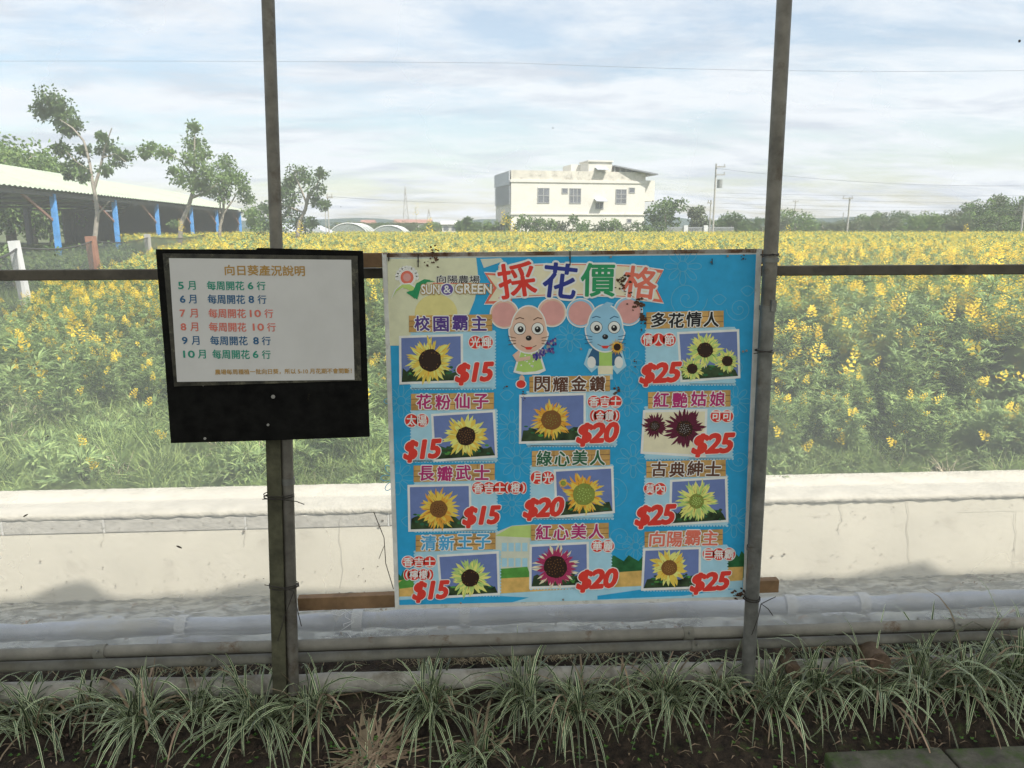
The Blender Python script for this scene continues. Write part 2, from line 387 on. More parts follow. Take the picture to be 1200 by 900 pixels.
def crop_plant(H, nst, nl, nf, ls, spread, lod=0, pf=.38, spikes=None):
    mb = MB()
    for s_ in range(nst):
        a = rnd(0, 6.28); lean = rnd(.05, spread); h = H * rnd(.72, 1.0)
        bx, by = rnd(-.08, .08), rnd(-.08, .08)
        pts = []
        for k in range(5):
            t = k / 4; pts.append(Vector((bx + math.cos(a) * lean * h * t ** 1.6, by + math.sin(a) * lean * h * t ** 1.6, h * t * (1 - .08 * lean * t))))
        if not lod: mb.tube(pts, [.006, .005, .0045, .003, .002], 4, 2, cap=False)
        def at(t):
            t = min(.999, t) * 4; i = int(t); return pts[i].lerp(pts[i + 1], t - i)
        for k in range(nl):
            t = rnd(.12, .96) ** .8; p = at(t); phi = rnd(0, 6.28)
            d = Vector((math.cos(phi), math.sin(phi), rnd(-.15, .75)))
            q = p + d.normalized() * rnd(.0, .22) * (1.1 - t)
            if lod: leaf(mb, q, d, Vector((0, 0, 1)), ls * rnd(.8, 1.5), ls * .42, 0)
            else:
                for j in (-.55, 0, .55):
                    c_, s2 = math.cos(j), math.sin(j); dd = Vector((d.x * c_ - d.y * s2, d.x * s2 + d.y * c_, d.z + rnd(-.2, .2)))
                    leaf(mb, q, dd, Vector((0, 0, 1)), ls * rnd(.7, 1.25), ls * .175, 0)
        tip = at(1); dv = (pts[-1] - pts[-2]).normalized()
        if rnd(0, 1) < pf and nf: raceme(mb if spikes is None else spikes.append(MB()) or spikes[-1], tip - dv * .03, dv + rdir() * .25, rnd(.11, .2), .05, nf, 1, .038 if not lod else .05)
        if nf and not lod and rnd(0, 1) < .5:
            p = at(rnd(.4, .85)); d = Vector((rnd(-1, 1), rnd(-1, 1), .6)).normalized(); mb.tube([p, p + d * .14], .002, 3, 2, cap=False); raceme(mb if spikes is None else spikes.append(MB()) or spikes[-1], p + d * .12, d, .1, .03, nf // 2, 1, .03)
    return mb
mats3 = [leaf_near, yellow, stem_m]
near_v = [mesh_obj(crop_plant(rnd(1.08, 1.25), 8, 54, 26, .09, .45), 'crop_near_%d' % k, mats3) for k in range(5)]
near_v += [mesh_obj(crop_plant(rnd(.9, 1.1), 7, 38, 0, .10, .6), 'crop_green_%d' % k, mats3) for k in range(3)]
far_v = [mesh_obj(crop_plant(rnd(1.02, 1.16), 6, 20, 12, .16, .35, 1, pf=.62), 'crop_far_%d' % k, [leaf_far, yellow, stem_m]) for k in range(5)]
for f_ in far_v: f_.data.materials[0] = leaf_near
pts = []
def edge_of_crop(x, y):                      # the crop comes closer on the right
    return 6.75 - .36 * max(-2.5, min(4, x)) + .35 * noise.noise(Vector((x * 1.1, 0, 4)))
random.seed(11)
fen_pts = [(-40, 9.5), (18, 13), (107, 20), (173, 27), (240, 38)]
def in_crop(x, y):
    v = Vector((x, y, 0)); D = v.dot(FW); lat = v.dot(RT)
    if D > 38: return lat > -16.5 - .1407 * D + 4
    lf = float(np.interp(D, [a[1] for a in fen_pts], [(a[0] - 600) / 900 * a[1] for a in fen_pts])); return lat > lf + .5
def left_low(x, y):
    v = Vector((x, y, 0)); px = 600 + 900 * v.dot(RT) / v.dot(FW); t = min(1, max(0, (px - 150) / 90)); return .66 + .34 * t
for k in range(2600):
    y = rnd(4.8, 16); x = rnd(-1, 1) * (y * .78 + 1)
    if y < edge_of_crop(x, y): continue
    if not in_crop(x, y): continue
    pts.append((x, y, FZ, rnd(-.08, .08), rnd(-.08, .08), rnd(0, 6.28), (rnd(.75, 1.06) + .16 * noise.noise(Vector((x * .8, y * .8, 7)))) * left_low(x, y) * (.86 if y < edge_of_crop(x, y) + .5 else 1), random.choice([0, 1, 2, 3, 4] if noise.noise(Vector((x * .9, y * .7, 3))) > -.12 + (.12 if y < 9.5 else -.5) else [5, 6, 7, 5, 6, 7, 0])))
def idxmap(vs): # collection info sorts by name
    names = sorted(v.name for v in vs); return {i: names.index(v.name) for i, v in enumerate(vs)}
for k in range(260):                          # low stragglers in front of the crop
    x = rnd(-5.5, 5.5); y = edge_of_crop(x, 0) - rnd(0, 1.1) ** 1.5
    if in_crop(x, y) and y > 4.7: pts.append((x, y, FZ, rnd(-.4, .4), rnd(-.4, .2), rnd(0, 6.28), rnd(.35, .62), random.choice([0, 1, 2, 5, 6, 7, 5, 6])))
im = idxmap(near_v); pts = [p[:7] + (im[p[7]],) for p in pts]
scatter('flowering_crop', pts, near_v, 'tall leafy green crop dotted with yellow flower spikes, nearest the white wall', 'flower field')
pts = []
for k in range(5200):
    y = 15.5 + 27 * rnd(0, 1) ** .8; x = rnd(-.78, .78) * y
    if not in_crop(x, y): continue
    pts.append((x, y, FZ, rnd(-.08, .08), rnd(-.08, .08), rnd(0, 6.28), (rnd(.85, 1.1) + .12 * noise.noise(Vector((x * .4, y * .4, 7)))) * left_low(x, y), random.randrange(5)))
for k in range(9000):
    y = 42 + 52 * rnd(0, 1) ** .8; x = rnd(-.42, .78) * y
    pts.append((x, y, FZ, rnd(-.08, .08), rnd(-.08, .08), rnd(0, 6.28), rnd(.9, 1.15) * 1.0, random.randrange(5)))
scatter('far_flowering_crop', pts, far_v, 'yellow flowering crop stretching away to the white house and the tree line', 'flower field')

def grass_tuft(n, H, w, spread, seg=3, mi=0):
    mb = MB()
    for k in range(n):
        a = rnd(0, 6.28); h = H * rnd(.5, 1); l = spread * rnd(.2, 1); bx, by = rnd(-.05, .05), rnd(-.05, .05); sx, sy = -math.sin(a), math.cos(a); ww = w * rnd(.7, 1.2)
        vs = []
        for j in range(seg + 1):
            t = j / seg; r = l * t ** 1.7; z = h * (t - .35 * t * t * (l / spread)); q = ww * (1 - t ** 2 * .9) / 2
            cxx, cyy = bx + math.cos(a) * r, by + math.sin(a) * r
            vs += [(cxx - sx * q, cyy - sy * q, z), (cxx + sx * q, cyy + sy * q, z)]
        mb.add(vs, [(2 * j, 2 * j + 1, 2 * j + 3, 2 * j + 2) for j in range(seg)], mi)
    return mb
gv = [mesh_obj(grass_tuft(38, rnd(.13, .24), .0075, .26), 'lawn_tuft_%d' % k, grass_m) for k in range(5)]
for k in range(2): gv.append(mesh_obj(grass_tuft(22, rnd(.16, .26), .006, .3), 'lawn_tuft_dry_%d' % k, dry_m))
for k in range(3): gv.append(mesh_obj(crop_plant(.24, 4, 9, 0, .07, 1.0), 'weed_%d' % k, [leaf_near, yellow, stem_m]))
gim = idxmap(gv)
pts = []
for k in range(11000):
    y = rnd(4.46, 9.0); x = rnd(-1, 1) * (y * .74 + .4)
    if y > edge_of_crop(x, y) + .7: continue
    pts.append((x, y, FZ - .01, rnd(-.5, .5), rnd(-.5, .5), rnd(0, 6.28), rnd(.4, 1.35) * (.75 if y < 4.7 else 1), gim[random.randrange(5) if rnd(0, 1) < .93 else random.randrange(5, 10)]))
scatter('rough_grass', pts, gv, 'strip of rough green grass between the low wall and the flowers', 'grass')

pts = []
for k in range(9000):
    D = 9 + 50 * rnd(0, 1) ** 1.5; lat = rnd(-.75, -.2) * D; v = FW * D + RT * lat
    if in_crop(v.x, v.y) : continue
    pts.append((v.x, v.y, FZ, 0, 0, rnd(0, 6.28), rnd(.8, 1.5) * (1 + D / 40), gim[random.randrange(5)]))
scatter('lawn_by_shed', pts, gv, 'mown green lawn behind the black net fence, in front of the shed', 'grass')
# a few flowering stems that lean out of the crop
random.seed(5)
lean_spots = [(70, 468, 6.1, 'yellow flowering stem standing alone in the grass at far left'), (300, 400, 6.6, 'tall yellow flowered plant just behind the black notice board'),
              (418, 545, 5.0, 'leaning yellow flowered plant between the two signs'), (968, 540, 5.4, 'yellow flowered plant leaning out over the grass beside the right post'),
              (1075, 520, 5.7, 'yellow flowered plant with dark gap of foliage behind it, right of the right post'), (1178, 530, 5.3, 'yellow flowered plant at the right edge of the photo')]
for px, py, Y, lab in lean_spots:
    g0 = PZ(px, py, FZ); g0 = Vector((P(px, 450, Y).x, Y, FZ))
    t = thing('flowering_plant', lab, 'plant', g0, 'flowering plants leaning out of the crop')
    sp = []; mb = crop_plant(rnd(.75, .95), 5, 26, 22, .11, .9, pf=.9, spikes=sp)
    for nm, mi in (('foliage', 0), ('stems', 2)):
        q = MB()
        for f, m_ in zip(mb.f, mb.m):
            if m_ == mi: q.add([mb.v[i] for i in f], [tuple(range(len(f)))])
        q.m = [mi] * len(q.f); q.build(nm, mats3, t, local=True, kind='stuff')
    for s_ in sp: s_.build('flower_spike', mats3, t, local=True)
for px, py, D, lab in ((592, 253, 9, 'tall flower spike rising above the field in front of the white house left corner'), (601, 262, 8.5, 'shorter flower spike beside the tall one before the white house left corner'), (487, 243, 10, 'thin stem with one blossom standing highest above the horizon'),
                       (503, 262, 9, 'flower spike just above the horizon between mast and white house'), (213, 262, 11, 'flower spike rising before the second young tree'), (352, 264, 10, 'flower spike rising at the foot of the airy tree'), (1133, 268, 10, 'flower spike rising before the clump of tall trees at right'), (924, 270, 9, 'flower spike just right of the right steel post')):
    top = PD(px, py, D); g0 = Vector((top.x, top.y, FZ)); t = thing('tall_flower_stem', lab, 'flower', g0, 'tall flower stems above the crop')
    q = MB(); q.tube([g0, g0.lerp(top, .5) + Vector((.03, 0, 0)), top], [.006, .004, .002], 5, 2)
    for k in range(26): p = g0.lerp(top, rnd(.35, .9)); leaf(q, p, Vector((rnd(-1, 1), rnd(-1, 1), rnd(0, .6))), Vector((0, 0, 1)), .09, .02, 0)
    q.build('stem', mats3, t); q = MB(); raceme(q, top - Vector((0, 0, .1)), Vector((rnd(-.2, .2), 0, 1)), .17, .06, 26, 1, .02 if px == 487 else .034); q.build('flower_spike', mats3, t)
# scattered small blossoms in the grass
BL = [(48, 480), (90, 468), (118, 536), (150, 470), (190, 510), (20, 430), (60, 440), (925, 520), (990, 515), (1050, 518), (1110, 500), (430, 500), (1150, 520), (945, 528), (180, 485), (110, 520)]
for k in range(16):
    px, py = BL[k]
    g0 = PZ(px, py, FZ + .22); g0.z = FZ; od = ORD[sorted(BL).index((px, py))]
    mb = MB(); s_ = Vector((rnd(-.06, .06), rnd(-.04, .04), rnd(.16, .3)))
    mb.tube([g0, g0 + s_ * .5 + Vector((rnd(-.02, .02), 0, 0)), g0 + s_], .0022, 4, 1); raceme(mb, g0 + s_, Vector((rnd(-.7, .7), 0, .6)), .08, .03, 26, 0, .024)
    mb.build('grass_blossom', [yellow, stem_m], label=od + ' small yellow blossom in the rough grass, counting from the left', cat='flower', group='blossoms in the rough grass')

# ------------------------------------------------------------------ trees
bark = M('pale_bark', (.33, .29, .24), .9, .2, 6, bump=.4, bscale=20)
tleaf = M('tree_leaf', (.11, .185, .06), .6, .25, .6, island=.5, trans=.35)
tleaf2 = M('light_tree_leaf', (.17, .27, .08), .6, .25, .6, island=.45, trans=.35)
tleaf_grey = M('dusty_tree_leaf', (.15, .185, .10), .7, .25, .25, island=.4, trans=.15)
def leaf_cloud(mb, c, r, n, ls, mi=0, flat=.8):
    c = Vector(c)
    for k in range(n):
        d = rdir(); q = c + Vector((d.x * r, d.y * r, d.z * r * flat)) * (rnd(.25, 1) ** .5)
        dd = (rdir() + Vector((0, 0, -.3)) + d * .5).normalized()
        leaf(mb, q, dd, rdir(), ls * rnd(.7, 1.3), ls * .55, mi, .3)
def tree_px(name, label, D, limbs, clumps, ls, lm, group=None, seed=1, dens=1.0, depth=.9):
    random.seed(seed)
    base = PD(limbs[0][0][0], limbs[0][0][1], D); base.z = FZ
    t = thing(name, label, 'tree', base, group)
    pxm = D / FPX
    tr = MB()
    for li, L_ in enumerate(limbs):
        pts = []; rs = []
        for k, (x, y, w) in enumerate(L_):
            p = PD(x, y, D + (0 if li == 0 else depth * rnd(-.5, .5) * k / len(L_))); pts.append(p); rs.append(max(.008, w * pxm / 2))
        if li == 0: pts[0].z = FZ - .1
        tr.tube(pts, rs, 7, 0)
    tr.build('trunk', bark, t)
    cr_ = MB(); tw = MB()
    for (x, y, rx) in clumps:
        c = PD(x, y, D + depth * rnd(-1, 1)); rr = rx * pxm
        sub = max(4, int(rx / 1.6))
        leaf_cloud(cr_, c, rr * 1.05, int(rx * 5), ls * .7)
        for s_ in range(sub):
            d = rdir() * rnd(.2, 1) * rr * .85; q = c + Vector((d.x, d.y, d.z * .8))
            leaf_cloud(cr_, q, rr * rnd(.35, .6), int(34 * dens), ls * rnd(.6, .85))
            tw.tube([c + d * .1, q], .012, 3, 0, cap=False)
    cr_.build('crown', lm, t); tw.build('twigs', bark, t, kind='stuff')
    return t
tree_px('sapling_tree', 'slender open tree with pale forked trunk, leftmost before the shed', 29,
    [[(108, 312, 6), (111, 280, 5.5), (114, 250, 5), (112, 232, 4.5), (108, 212, 4)], [(110, 222, 4), (118, 195, 3), (122, 175, 2), (131, 150, 1)], [(108, 212, 3.5), (105, 190, 3), (98, 165, 2.4), (85, 150, 2), (70, 140, 1)],
     [(116, 250, 2), (128, 236, 1)], [(106, 200, 2), (90, 190, 1.2), (78, 178, 1)], [(120, 185, 2), (135, 180, 1), (148, 190, .8)]],
    [(64, 118, 18), (50, 128, 13), (72, 134, 18), (85, 145, 14), (78, 152, 11), (72, 175, 12), (88, 192, 14), (100, 176, 10), (128, 172, 13), (142, 186, 13), (122, 198, 9), (96, 205, 10), (118, 160, 7), (82, 206, 6)], .20, tleaf, 'young trees before the shed', 21)
tree_px('sapling_tree', 'young tree with pointed top and one long branch to the left', 33,
    [[(207, 285, 6), (212, 262, 5.5), (220, 245, 5), (226, 225, 4), (228, 200, 3), (228, 160, 1.5)], [(224, 232, 3.5), (240, 226, 2.5), (255, 215, 1)], [(226, 205, 2), (212, 188, 1.5), (190, 176, 1)]],
    [(228, 150, 10), (227, 168, 15), (224, 188, 15), (238, 180, 11), (212, 208, 14), (228, 212, 16), (240, 200, 12), (206, 200, 8), (178, 176, 13), (196, 180, 11), (170, 180, 7), (240, 220, 10), (203, 262, 5)], .20, tleaf2, 'young trees before the shed', 22)
tree_px('sapling_tree', 'low bushy young tree with pale stem, rightmost one still left of the left post', 36,
    [[(254, 285, 4), (258, 265, 3.5), (262, 250, 3), (262, 230, 2.5), (264, 200, 1.5)], [(262, 250, 2.5), (272, 236, 1.5), (280, 222, 1)], [(258, 250, 2), (258, 235, 1.5)]],
    [(262, 190, 13), (256, 208, 16), (272, 205, 15), (262, 225, 16), (280, 210, 12), (250, 225, 10), (290, 232, 11), (285, 222, 9), (294, 250, 10), (298, 262, 10)], .2, tleaf2, 'young trees before the shed', 23)
tree_px('sapling_tree', 'airy tree rising just right of the left steel post', 44,
    [[(345, 282, 5), (350, 262, 4.5), (358, 245, 4), (362, 225, 3)], [(360, 240, 3), (352, 220, 2), (345, 205, 1)], [(360, 235, 3), (372, 215, 1.5), (378, 205, 1)], [(358, 250, 2.5), (338, 242, 1.5), (325, 238, 1)]],
    [(348, 202, 13), (340, 212, 10), (358, 210, 12), (378, 204, 8), (372, 222, 11), (380, 240, 9), (370, 236, 8), (340, 230, 16), (330, 222, 10), (338, 250, 18), (325, 262, 16), (352, 262, 14), (310, 245, 12), (366, 262, 9), (306, 262, 14)], .24, tleaf, 'young trees before the shed', 24)

def round_tree(name, label, cat, base, H, Wd, lm, ls, n, trunk=True, group=None, seed=0, flat=.8):
    random.seed(seed)
    t = thing(name, label, cat, base, group); cr_ = MB(); base = Vector(base)
    k = max(9, int(n / 70))
    tips = []
    for i in range(k):
        a = rnd(0, 6.28); r = Wd / 2 * rnd(.05, .8) ** .7; z = H * rnd(.22 if trunk else .1, .86)
        f_ = math.sqrt(max(.15, 1 - ((z / H - .45) / .6) ** 2)); c = base + Vector((math.cos(a) * r * f_, math.sin(a) * r * f_, z)); tips.append(c)
        leaf_cloud(cr_, c, Wd * rnd(.12, .2), n // k, ls, 0, flat)
    tr = MB(); tr.tube([base - Vector((0, 0, .2)), base + Vector((0.1, 0, H * .3)), base + Vector((0, .1, H * .6))], [Wd * .04, Wd * .03, Wd * .015], 6)
    for c in tips[::3]: tr.tube([base + Vector((0, 0, H * .3)), base.lerp(c, .6) + Vector((0, 0, H * .12)), c], [Wd * .018, Wd * .01, Wd * .004], 4, cap=False)
    tr.build('trunk', bark, t); cr_.build('crown', lm, t); return t
# far left tree mass behind the shed
for px, top, D, Wd, sd_, lab in ((-20, 158, 75, 13, 31, 'broad green tree showing above the shed roof at the left edge'), (38, 176, 78, 8, 32, 'smaller tree crown above the shed roof beside the broad one'), (-75, 150, 80, 14, 33, 'broad tree behind the shed just outside the left edge')):
    p = PD(px, 267, D); H = 1.5 + (267 - top) / FPX * D
    round_tree('shed_tree', lab, 'tree', (p.x, p.y, FZ), H, Wd * 1.25, tleaf2 if sd_ != 33 else tleaf, .5, 7500, seed=sd_)
# trees beside the house
for px, top, D, Wd, lm, sd_, lab in ((779, 231, 98, 5.6, tleaf, 41, 'round dark green tree against the right corner of the white house'), (817, 238, 100, 3.6, tleaf_grey, 42, 'thin tree between the white house and the tall utility pole'),
        (545, 254, 110, 2.5, tleaf, 43, 'small round tree left of the white house'), (862, 250, 120, 7, tleaf, 44, 'low dark tree just right of the tall utility pole'), (932, 247, 125, 8, tleaf2, 45, 'pale rounded tree just right of the right steel post')):
    p = PD(px, 267, D); H = 1.5 + (267 - top) / FPX * D
    round_tree('field_tree', lab, 'tree', (p.x, p.y, FZ), H, Wd, lm, .42, 1500, seed=sd_)
# shrubs in front of the house
random.seed(50)
proto = [round_tree('hedge_shrub', '', 'shrub', (0, 0, 0), 2.6, 2.6, lm, .3, 520, trunk=False, seed=51 + i) for i, lm in enumerate((tleaf, tleaf2, tleaf_grey))]
def place(pr, first, loc, s, rz, label, group, cat=None):
    o = pr if first else copy_tree(pr)
    o.location = loc; o.scale = s; o.rotation_euler = (0, 0, rz); o['label'] = label; o['group'] = group
    return o
used = set()
for i, px in enumerate([562, 573, 585, 598, 612, 622, 634, 647, 658, 671, 683, 697, 711, 722, 735, 748, 759]):
    top = [259, 256, 254, 251, 249, 253, 255, 254, 256, 252, 256, 258, 257, 254, 260, 259, 262][i]; D = 92 + (i % 3)
    p = PD(px, 267, D); H = 1.45 + (267 - top) / FPX * D; k = i % 3
    place(proto[k], k not in used, (p.x, p.y, FZ), (1, 1, H / 2.5), rnd(0, 6), ORD[i] + ' green shrub from the left in the row screening the foot of the white house', 'shrubs in front of the white house'); used.add(k)
# tree line on the right and centre distance
random.seed(60)
tp = [round_tree('skyline_tree', '', 'tree', (0, 0, 0), 6, 8, lm, .5, 1100, seed=61 + i) for i, lm in enumerate((tleaf_grey, tleaf2, tleaf, tleaf_grey))]
used = set(); line = []
for px in range(398, 580, 13): line.append((px, rnd(258, 262), 190 + rnd(-10, 10)))
for px in range(845, 905, 12): line.append((px, rnd(253, 258), 150 + rnd(-8, 8)))
for px, top in ((915, 252), (925, 255), (945, 256), (957, 258), (968, 260), (980, 259), (992, 258), (1003, 255), (1013, 252), (1024, 249), (1035, 252), (1045, 250), (1057, 248), (1066, 252), (1077, 251), (1088, 250), (1098, 252), (1108, 249), (1118, 250)):
    line.append((px, top, 125 + rnd(-8, 8)))
for i, (px, top, D) in enumerate(line):
    p = PD(px, 267, D); H = 1.45 + (267 - top) / FPX * D; k = random.randrange(4); wsc = rnd(.55, .8) if D < 180 else 1.1
    g_ = 'trees on the skyline left of the white house' if px < 600 else 'trees on the skyline right of the tall pole'
    lb = ORD[i] + ' tree from the left in the low distant row left of the white house' if px < 600 else ORD[i - 14] + ' hazy tree from the left in the skyline row right of the tall pole'
    place(tp[k], k not in used, (p.x, p.y, FZ), (wsc, wsc, H / 5.6), rnd(0, 6), lb, g_); used.add(k)
# the wooded rise on the right
random.seed(70)
used2 = set(); tq = [round_tree('hillock_tree', '', 'tree', (0, 0, 0), 9, 8, lm, .5, 1900, seed=71 + i) for i, lm in enumerate((tleaf_grey, tleaf, tleaf2))]
for i, (px, top) in enumerate(((1128, 244), (1140, 237), (1152, 233), (1163, 230), (1172, 228), (1184, 229), (1196, 231), (1210, 230), (1226, 232), (1120, 252), (1134, 252), (1146, 246), (1158, 252), (1170, 240), (1182, 252), (1192, 241), (1204, 252), (1214, 240))):
    D = 108 if top < 235 else (102 if top < 245 else 96); p = PD(px, 267, D); H = 1.45 + (267 - top) / FPX * D; k = i % 3
    place(tq[k], k not in used2, (p.x, p.y, FZ), (.55, .55, H / 8.6), rnd(0, 6), (ORD[i] + ' tree from the left in the rear row of the tall clump at right' if i < 9 else ORD[i - 9] + ' lower tree in the front of the tall clump at right'), 'clump of tall trees at the right'); used2.add(k)

# ------------------------------------------------------------------ white house
HD = 105
hp = PD(599, 267, HD); th = YAW + 13
house = thing('white_house', 'cream white two storey flat roofed house with rooftop room beyond the flower field', 'house', (hp.x, hp.y, FZ), rz=R(th))
cream = M('cream_render', (.72, .69, .61), .85, .05, .6, stain=((.5, .46, .38), .9, .6, .8)); grime = M('grimy_parapet', (.66, .62, .53), .9, .12, 1.2, stain=((.3, .28, .25), 1.1, .52, .68))
glass = M('dark_window_glass', (.16, .17, .19), .15, .2, 1, spec=.6); frame_m = M('grey_window_frame', (.35, .35, .34), .6, .05); louv = M('white_metal_cladding', (.48, .50, .54), .6, .05, 1)
def HX(px): return (px - 599) / 158 * 19.0
def HZ(py): return 1.55 + (267 - py) / FPX * HD - FZ
q = MB(); q.bbox((0, 0, -.1), (19, 10, HZ(214))); q.build('wall', cream, house, local=True)
q = MB(); q.bbox((-.12, -.12, HZ(216)), (19.12, 10.1, HZ(213.6)+.05)); q.build('cornice', cream, house, local=True)
q = MB(); q.bbox((-.10, -.16, HZ(252.3)), (19.1, -.003, HZ(250.7))); q.build('floor_band', cream, house, local=True)
q = MB()
for a_, c_ in (((0, 0), (19, .22)), ((0, .22), (.22, 9.8)), ((18.78, .22), (19, 9.8)), ((.22, 9.6), (18.78, 9.8))): q.bbox((a_[0], a_[1], HZ(213.5)), (c_[0], c_[1], HZ(203)))
q.build('parapet', grime, house, local=True)
q = MB(); q.bbox((HX(689), .3, HZ(213.4)), (HX(717), 4, HZ(192))); q.bbox((HX(688), .1, HZ(192) + .004), (HX(718), 4.2, HZ(190.4))); q.bbox((HX(678), 4.01, HZ(213.4)), (HX(717), 8, HZ(193))); q.build('rooftop_room', cream, house, local=True)
def hwin(x0, x1, y0, y1, cols, Y0=0, rows=2):
    fr = MB(); X0, X1, Z0, Z1 = HX(x0), HX(x1), HZ(y1), HZ(y0); t_ = .10
    for k in range(cols + 1): x = X0 + (X1 - X0) * k / cols; fr.bbox((x - t_ / 2, Y0 - .06, Z0), (x + t_ / 2, Y0 + .0, Z1))
    for k in range(rows + 1): z = Z0 + (Z1 - Z0) * k / rows; fr.bbox((X0 - t_/2, Y0 - .07, z - t_ / 2), (X1 + t_/2, Y0 - .001, z + t_ / 2))
    o = fr.build('window', frame_m, house, local=True); g = MB(); g.bbox((X0, Y0 - .03, Z0), (X1, Y0 - .004, Z1)); g.build('pane', glass, o, local=True)
hwin(629.5, 642.5, 222.5, 239, 2); hwin(657.5, 664, 222.5, 228, 1, rows=1); hwin(666.5, 679.5, 222.5, 239, 3); hwin(721.5, 734, 223, 239, 2, rows=3); hwin(737.5, 744, 221, 226.5, 1, rows=1); hwin(697.5, 706.5, 238, 245.3, 2, rows=1); hwin(699, 708, 203, 210.5, 2, .3, 1); hwin(736, 741, 257, 261, 1, rows=1)
for (x0, x1, y, Y0) in ((695.5, 708.5, 236.5, 0), (696.5, 710.5, 201, .3)):
    q = MB(); X0, X1, z = HX(x0), HX(x1), HZ(y); q.add([(X0, Y0, z + .35), (X1, Y0, z + .35), (X1, Y0 - 1.1, z), (X0, Y0 - 1.1, z), (X0, Y0, z + .27), (X1, Y0, z + .27), (X1, Y0 - 1.1, z - .08), (X0, Y0 - 1.1, z - .08)], [(0, 3, 2, 1), (4, 5, 6, 7), (3, 7, 6, 2), (0, 4, 7, 3), (1, 2, 6, 5)]); q.build('awning', louv, house, local=True)
# metal canopy over the right part of the roof
q = MB(); X0, X1 = HX(718.5), HX(768)
q.add([(X0, -.2, HZ(195.5)), (X1, -1.2, HZ(205)), (X1, 7, HZ(205)), (X0, 7, HZ(195.5)), (X0, -.2, HZ(197)), (X1, -1.2, HZ(206.5)), (X1, 7, HZ(206.5)), (X0, 7, HZ(197))], [(0, 1, 2, 3), (7, 6, 5, 4), (0, 4, 5, 1), (1, 5, 6, 2), (2, 6, 7, 3), (3, 7, 4, 0)])
q.build('roof_canopy', M('grey_metal_roof', (.28, .29, .31), .6, .1, 1), house, local=True)
q = MB()
for px in (719.5, 726, 733, 740, 747, 754.5): q.bbox((HX(px) - .08, .02, HZ(203) + .004), (HX(px) + .08, .18, HZ(195.5 + (px - 718.5) * .19) - .2))
q.build('canopy_posts', frame_m, house, local=True)
q = MB(); q.bbox((HX(726), .21, HZ(203.2)), (HX(754), .25, HZ(197.6) - .5)); q.build('canopy_screen', glass, house, local=True)
q = MB(); q.bbox((19.125, .5, HZ(236)), (20.6, 8, HZ(212))); q.build('side_balcony', cream, house, local=True)
# clad gable side on the left with louvres
q = MB(); q.bbox((-.28, .1, HZ(219)), (-.13, 9.6, HZ(204))); q.build('cladding', louv, house, local=True)
for k in range(12):
    z = HZ(241) + (HZ(220) - HZ(241)) * k / 12; q = MB(); q.box((-.18, 4.8, z + .1), (.16, 9.4, .09), Euler((0, R(30), 0)).to_matrix()); q.build('louvre', louv, house, local=True)
# fence right of the house
fm = M('white_fence_paint', (.7, .7, .68), .7, .08, 2)
gf = PD(770, 262, 97); fence = thing('garden_fence', 'low pale fence with white piers right of the white house', 'fence', (gf.x, gf.y, FZ))
for px in (775, 803.5, 827): p = PD(px, 262, 97); q = MB(); q.bbox((p.x - .25, p.y - .2, FZ), (p.x + .25, p.y + .2, FZ + 1.9)); q.build('pier', fm, fence)
a = PD(775, 262, 97); c = PD(860, 262, 97); q = MB(); n = 70
for k in range(n + 1): p = a.lerp(c, k / n); q.box((p.x, p.y, FZ + .9), (.05, .05, 1.6))
q.beam((a.x, a.y, FZ + 1.6), (c.x, c.y, FZ + 1.6), .06, .08); q.beam((a.x, a.y, FZ + .4), (c.x, c.y, FZ + .4), .06, .08); q.build('palings', M('grey_railing', (.4, .41, .42), .6, .05), fence, kind='stuff')

# ------------------------------------------------------------------ utility poles, wires, pylons, small far buildings
pole_m = M('concrete_pole', (.42, .40, .36), .85, .1, 2); cab_m = M('grey_cable', (.14, .14, .15), .6, 0)
def pole(px, top, D, w, label, arms=(), trf=False):
    p = PD(px, 267, D); z = CAMZ + (267 - top) / FPX * D; t = thing('utility_pole', label, 'pole', (p.x, p.y, FZ), 'utility poles')
    q = MB(); q.tube([(p.x, p.y, FZ - .2), (p.x, p.y, z)], [w * D / FPX / 2, w * D / FPX / 2 * .75], 10); q.build('mast', pole_m, t)
    for k, (dz, lft, rgt) in enumerate(arms):
        zz_ = z - dz; q = MB(); q.beam(Vector((p.x, p.y - .12, zz_)) - RT * lft, Vector((p.x, p.y - .12, zz_)) + RT * rgt, .1, .12)
        for s_ in (-lft + .1, rgt - .1): c = Vector((p.x, p.y - .12, zz_)) + RT * s_; q.tube([c, c + Vector((0, 0, .3))], .05, 6)
        q.build('crossarm', pole_m, t)
    if trf: q = MB(); c = Vector((p.x, p.y, z - 2.6)) + RT * .5; q.tube([c, c + Vector((0, 0, .9))], .3, 12); q.build('transformer', M('grey_transformer', (.3, .31, .3), .6), t)
    return Vector((p.x, p.y, z))
pt = {}
pt['a'] = pole(835.5, 196, 88, 2.4, 'tallest utility pole with transformer, right of the white house', ((.35, .1, 1.0), (1.2, .1, 1.0)), True)
pt['b'] = pole(831.5, 236, 84, 1.8, 'shorter bare pole standing against the tallest utility pole', ((.3, .4, .1),))
pt['c'] = pole(993, 233, 92, 2.2, 'lone utility pole with short arm, right of the right steel post', ((.15, .9, .3),))
pt['d'] = pole(385.5, 232, 70, 1.6, 'slim double lamp pole right of the airy tree', ((.1, .1, .5),))
pt['e'] = pole(382, 238, 71, 1.2, 'thin pole beside the slim lamp pole at left')
pt['f'] = pole(1197, 226, 80, 2.2, 'utility pole at the very right edge of the photo')
pt['g'] = pole(930, 236, 170, 1.2, 'faint thin pole far away behind the crop near the right steel post', ((.3, .6, .6),))
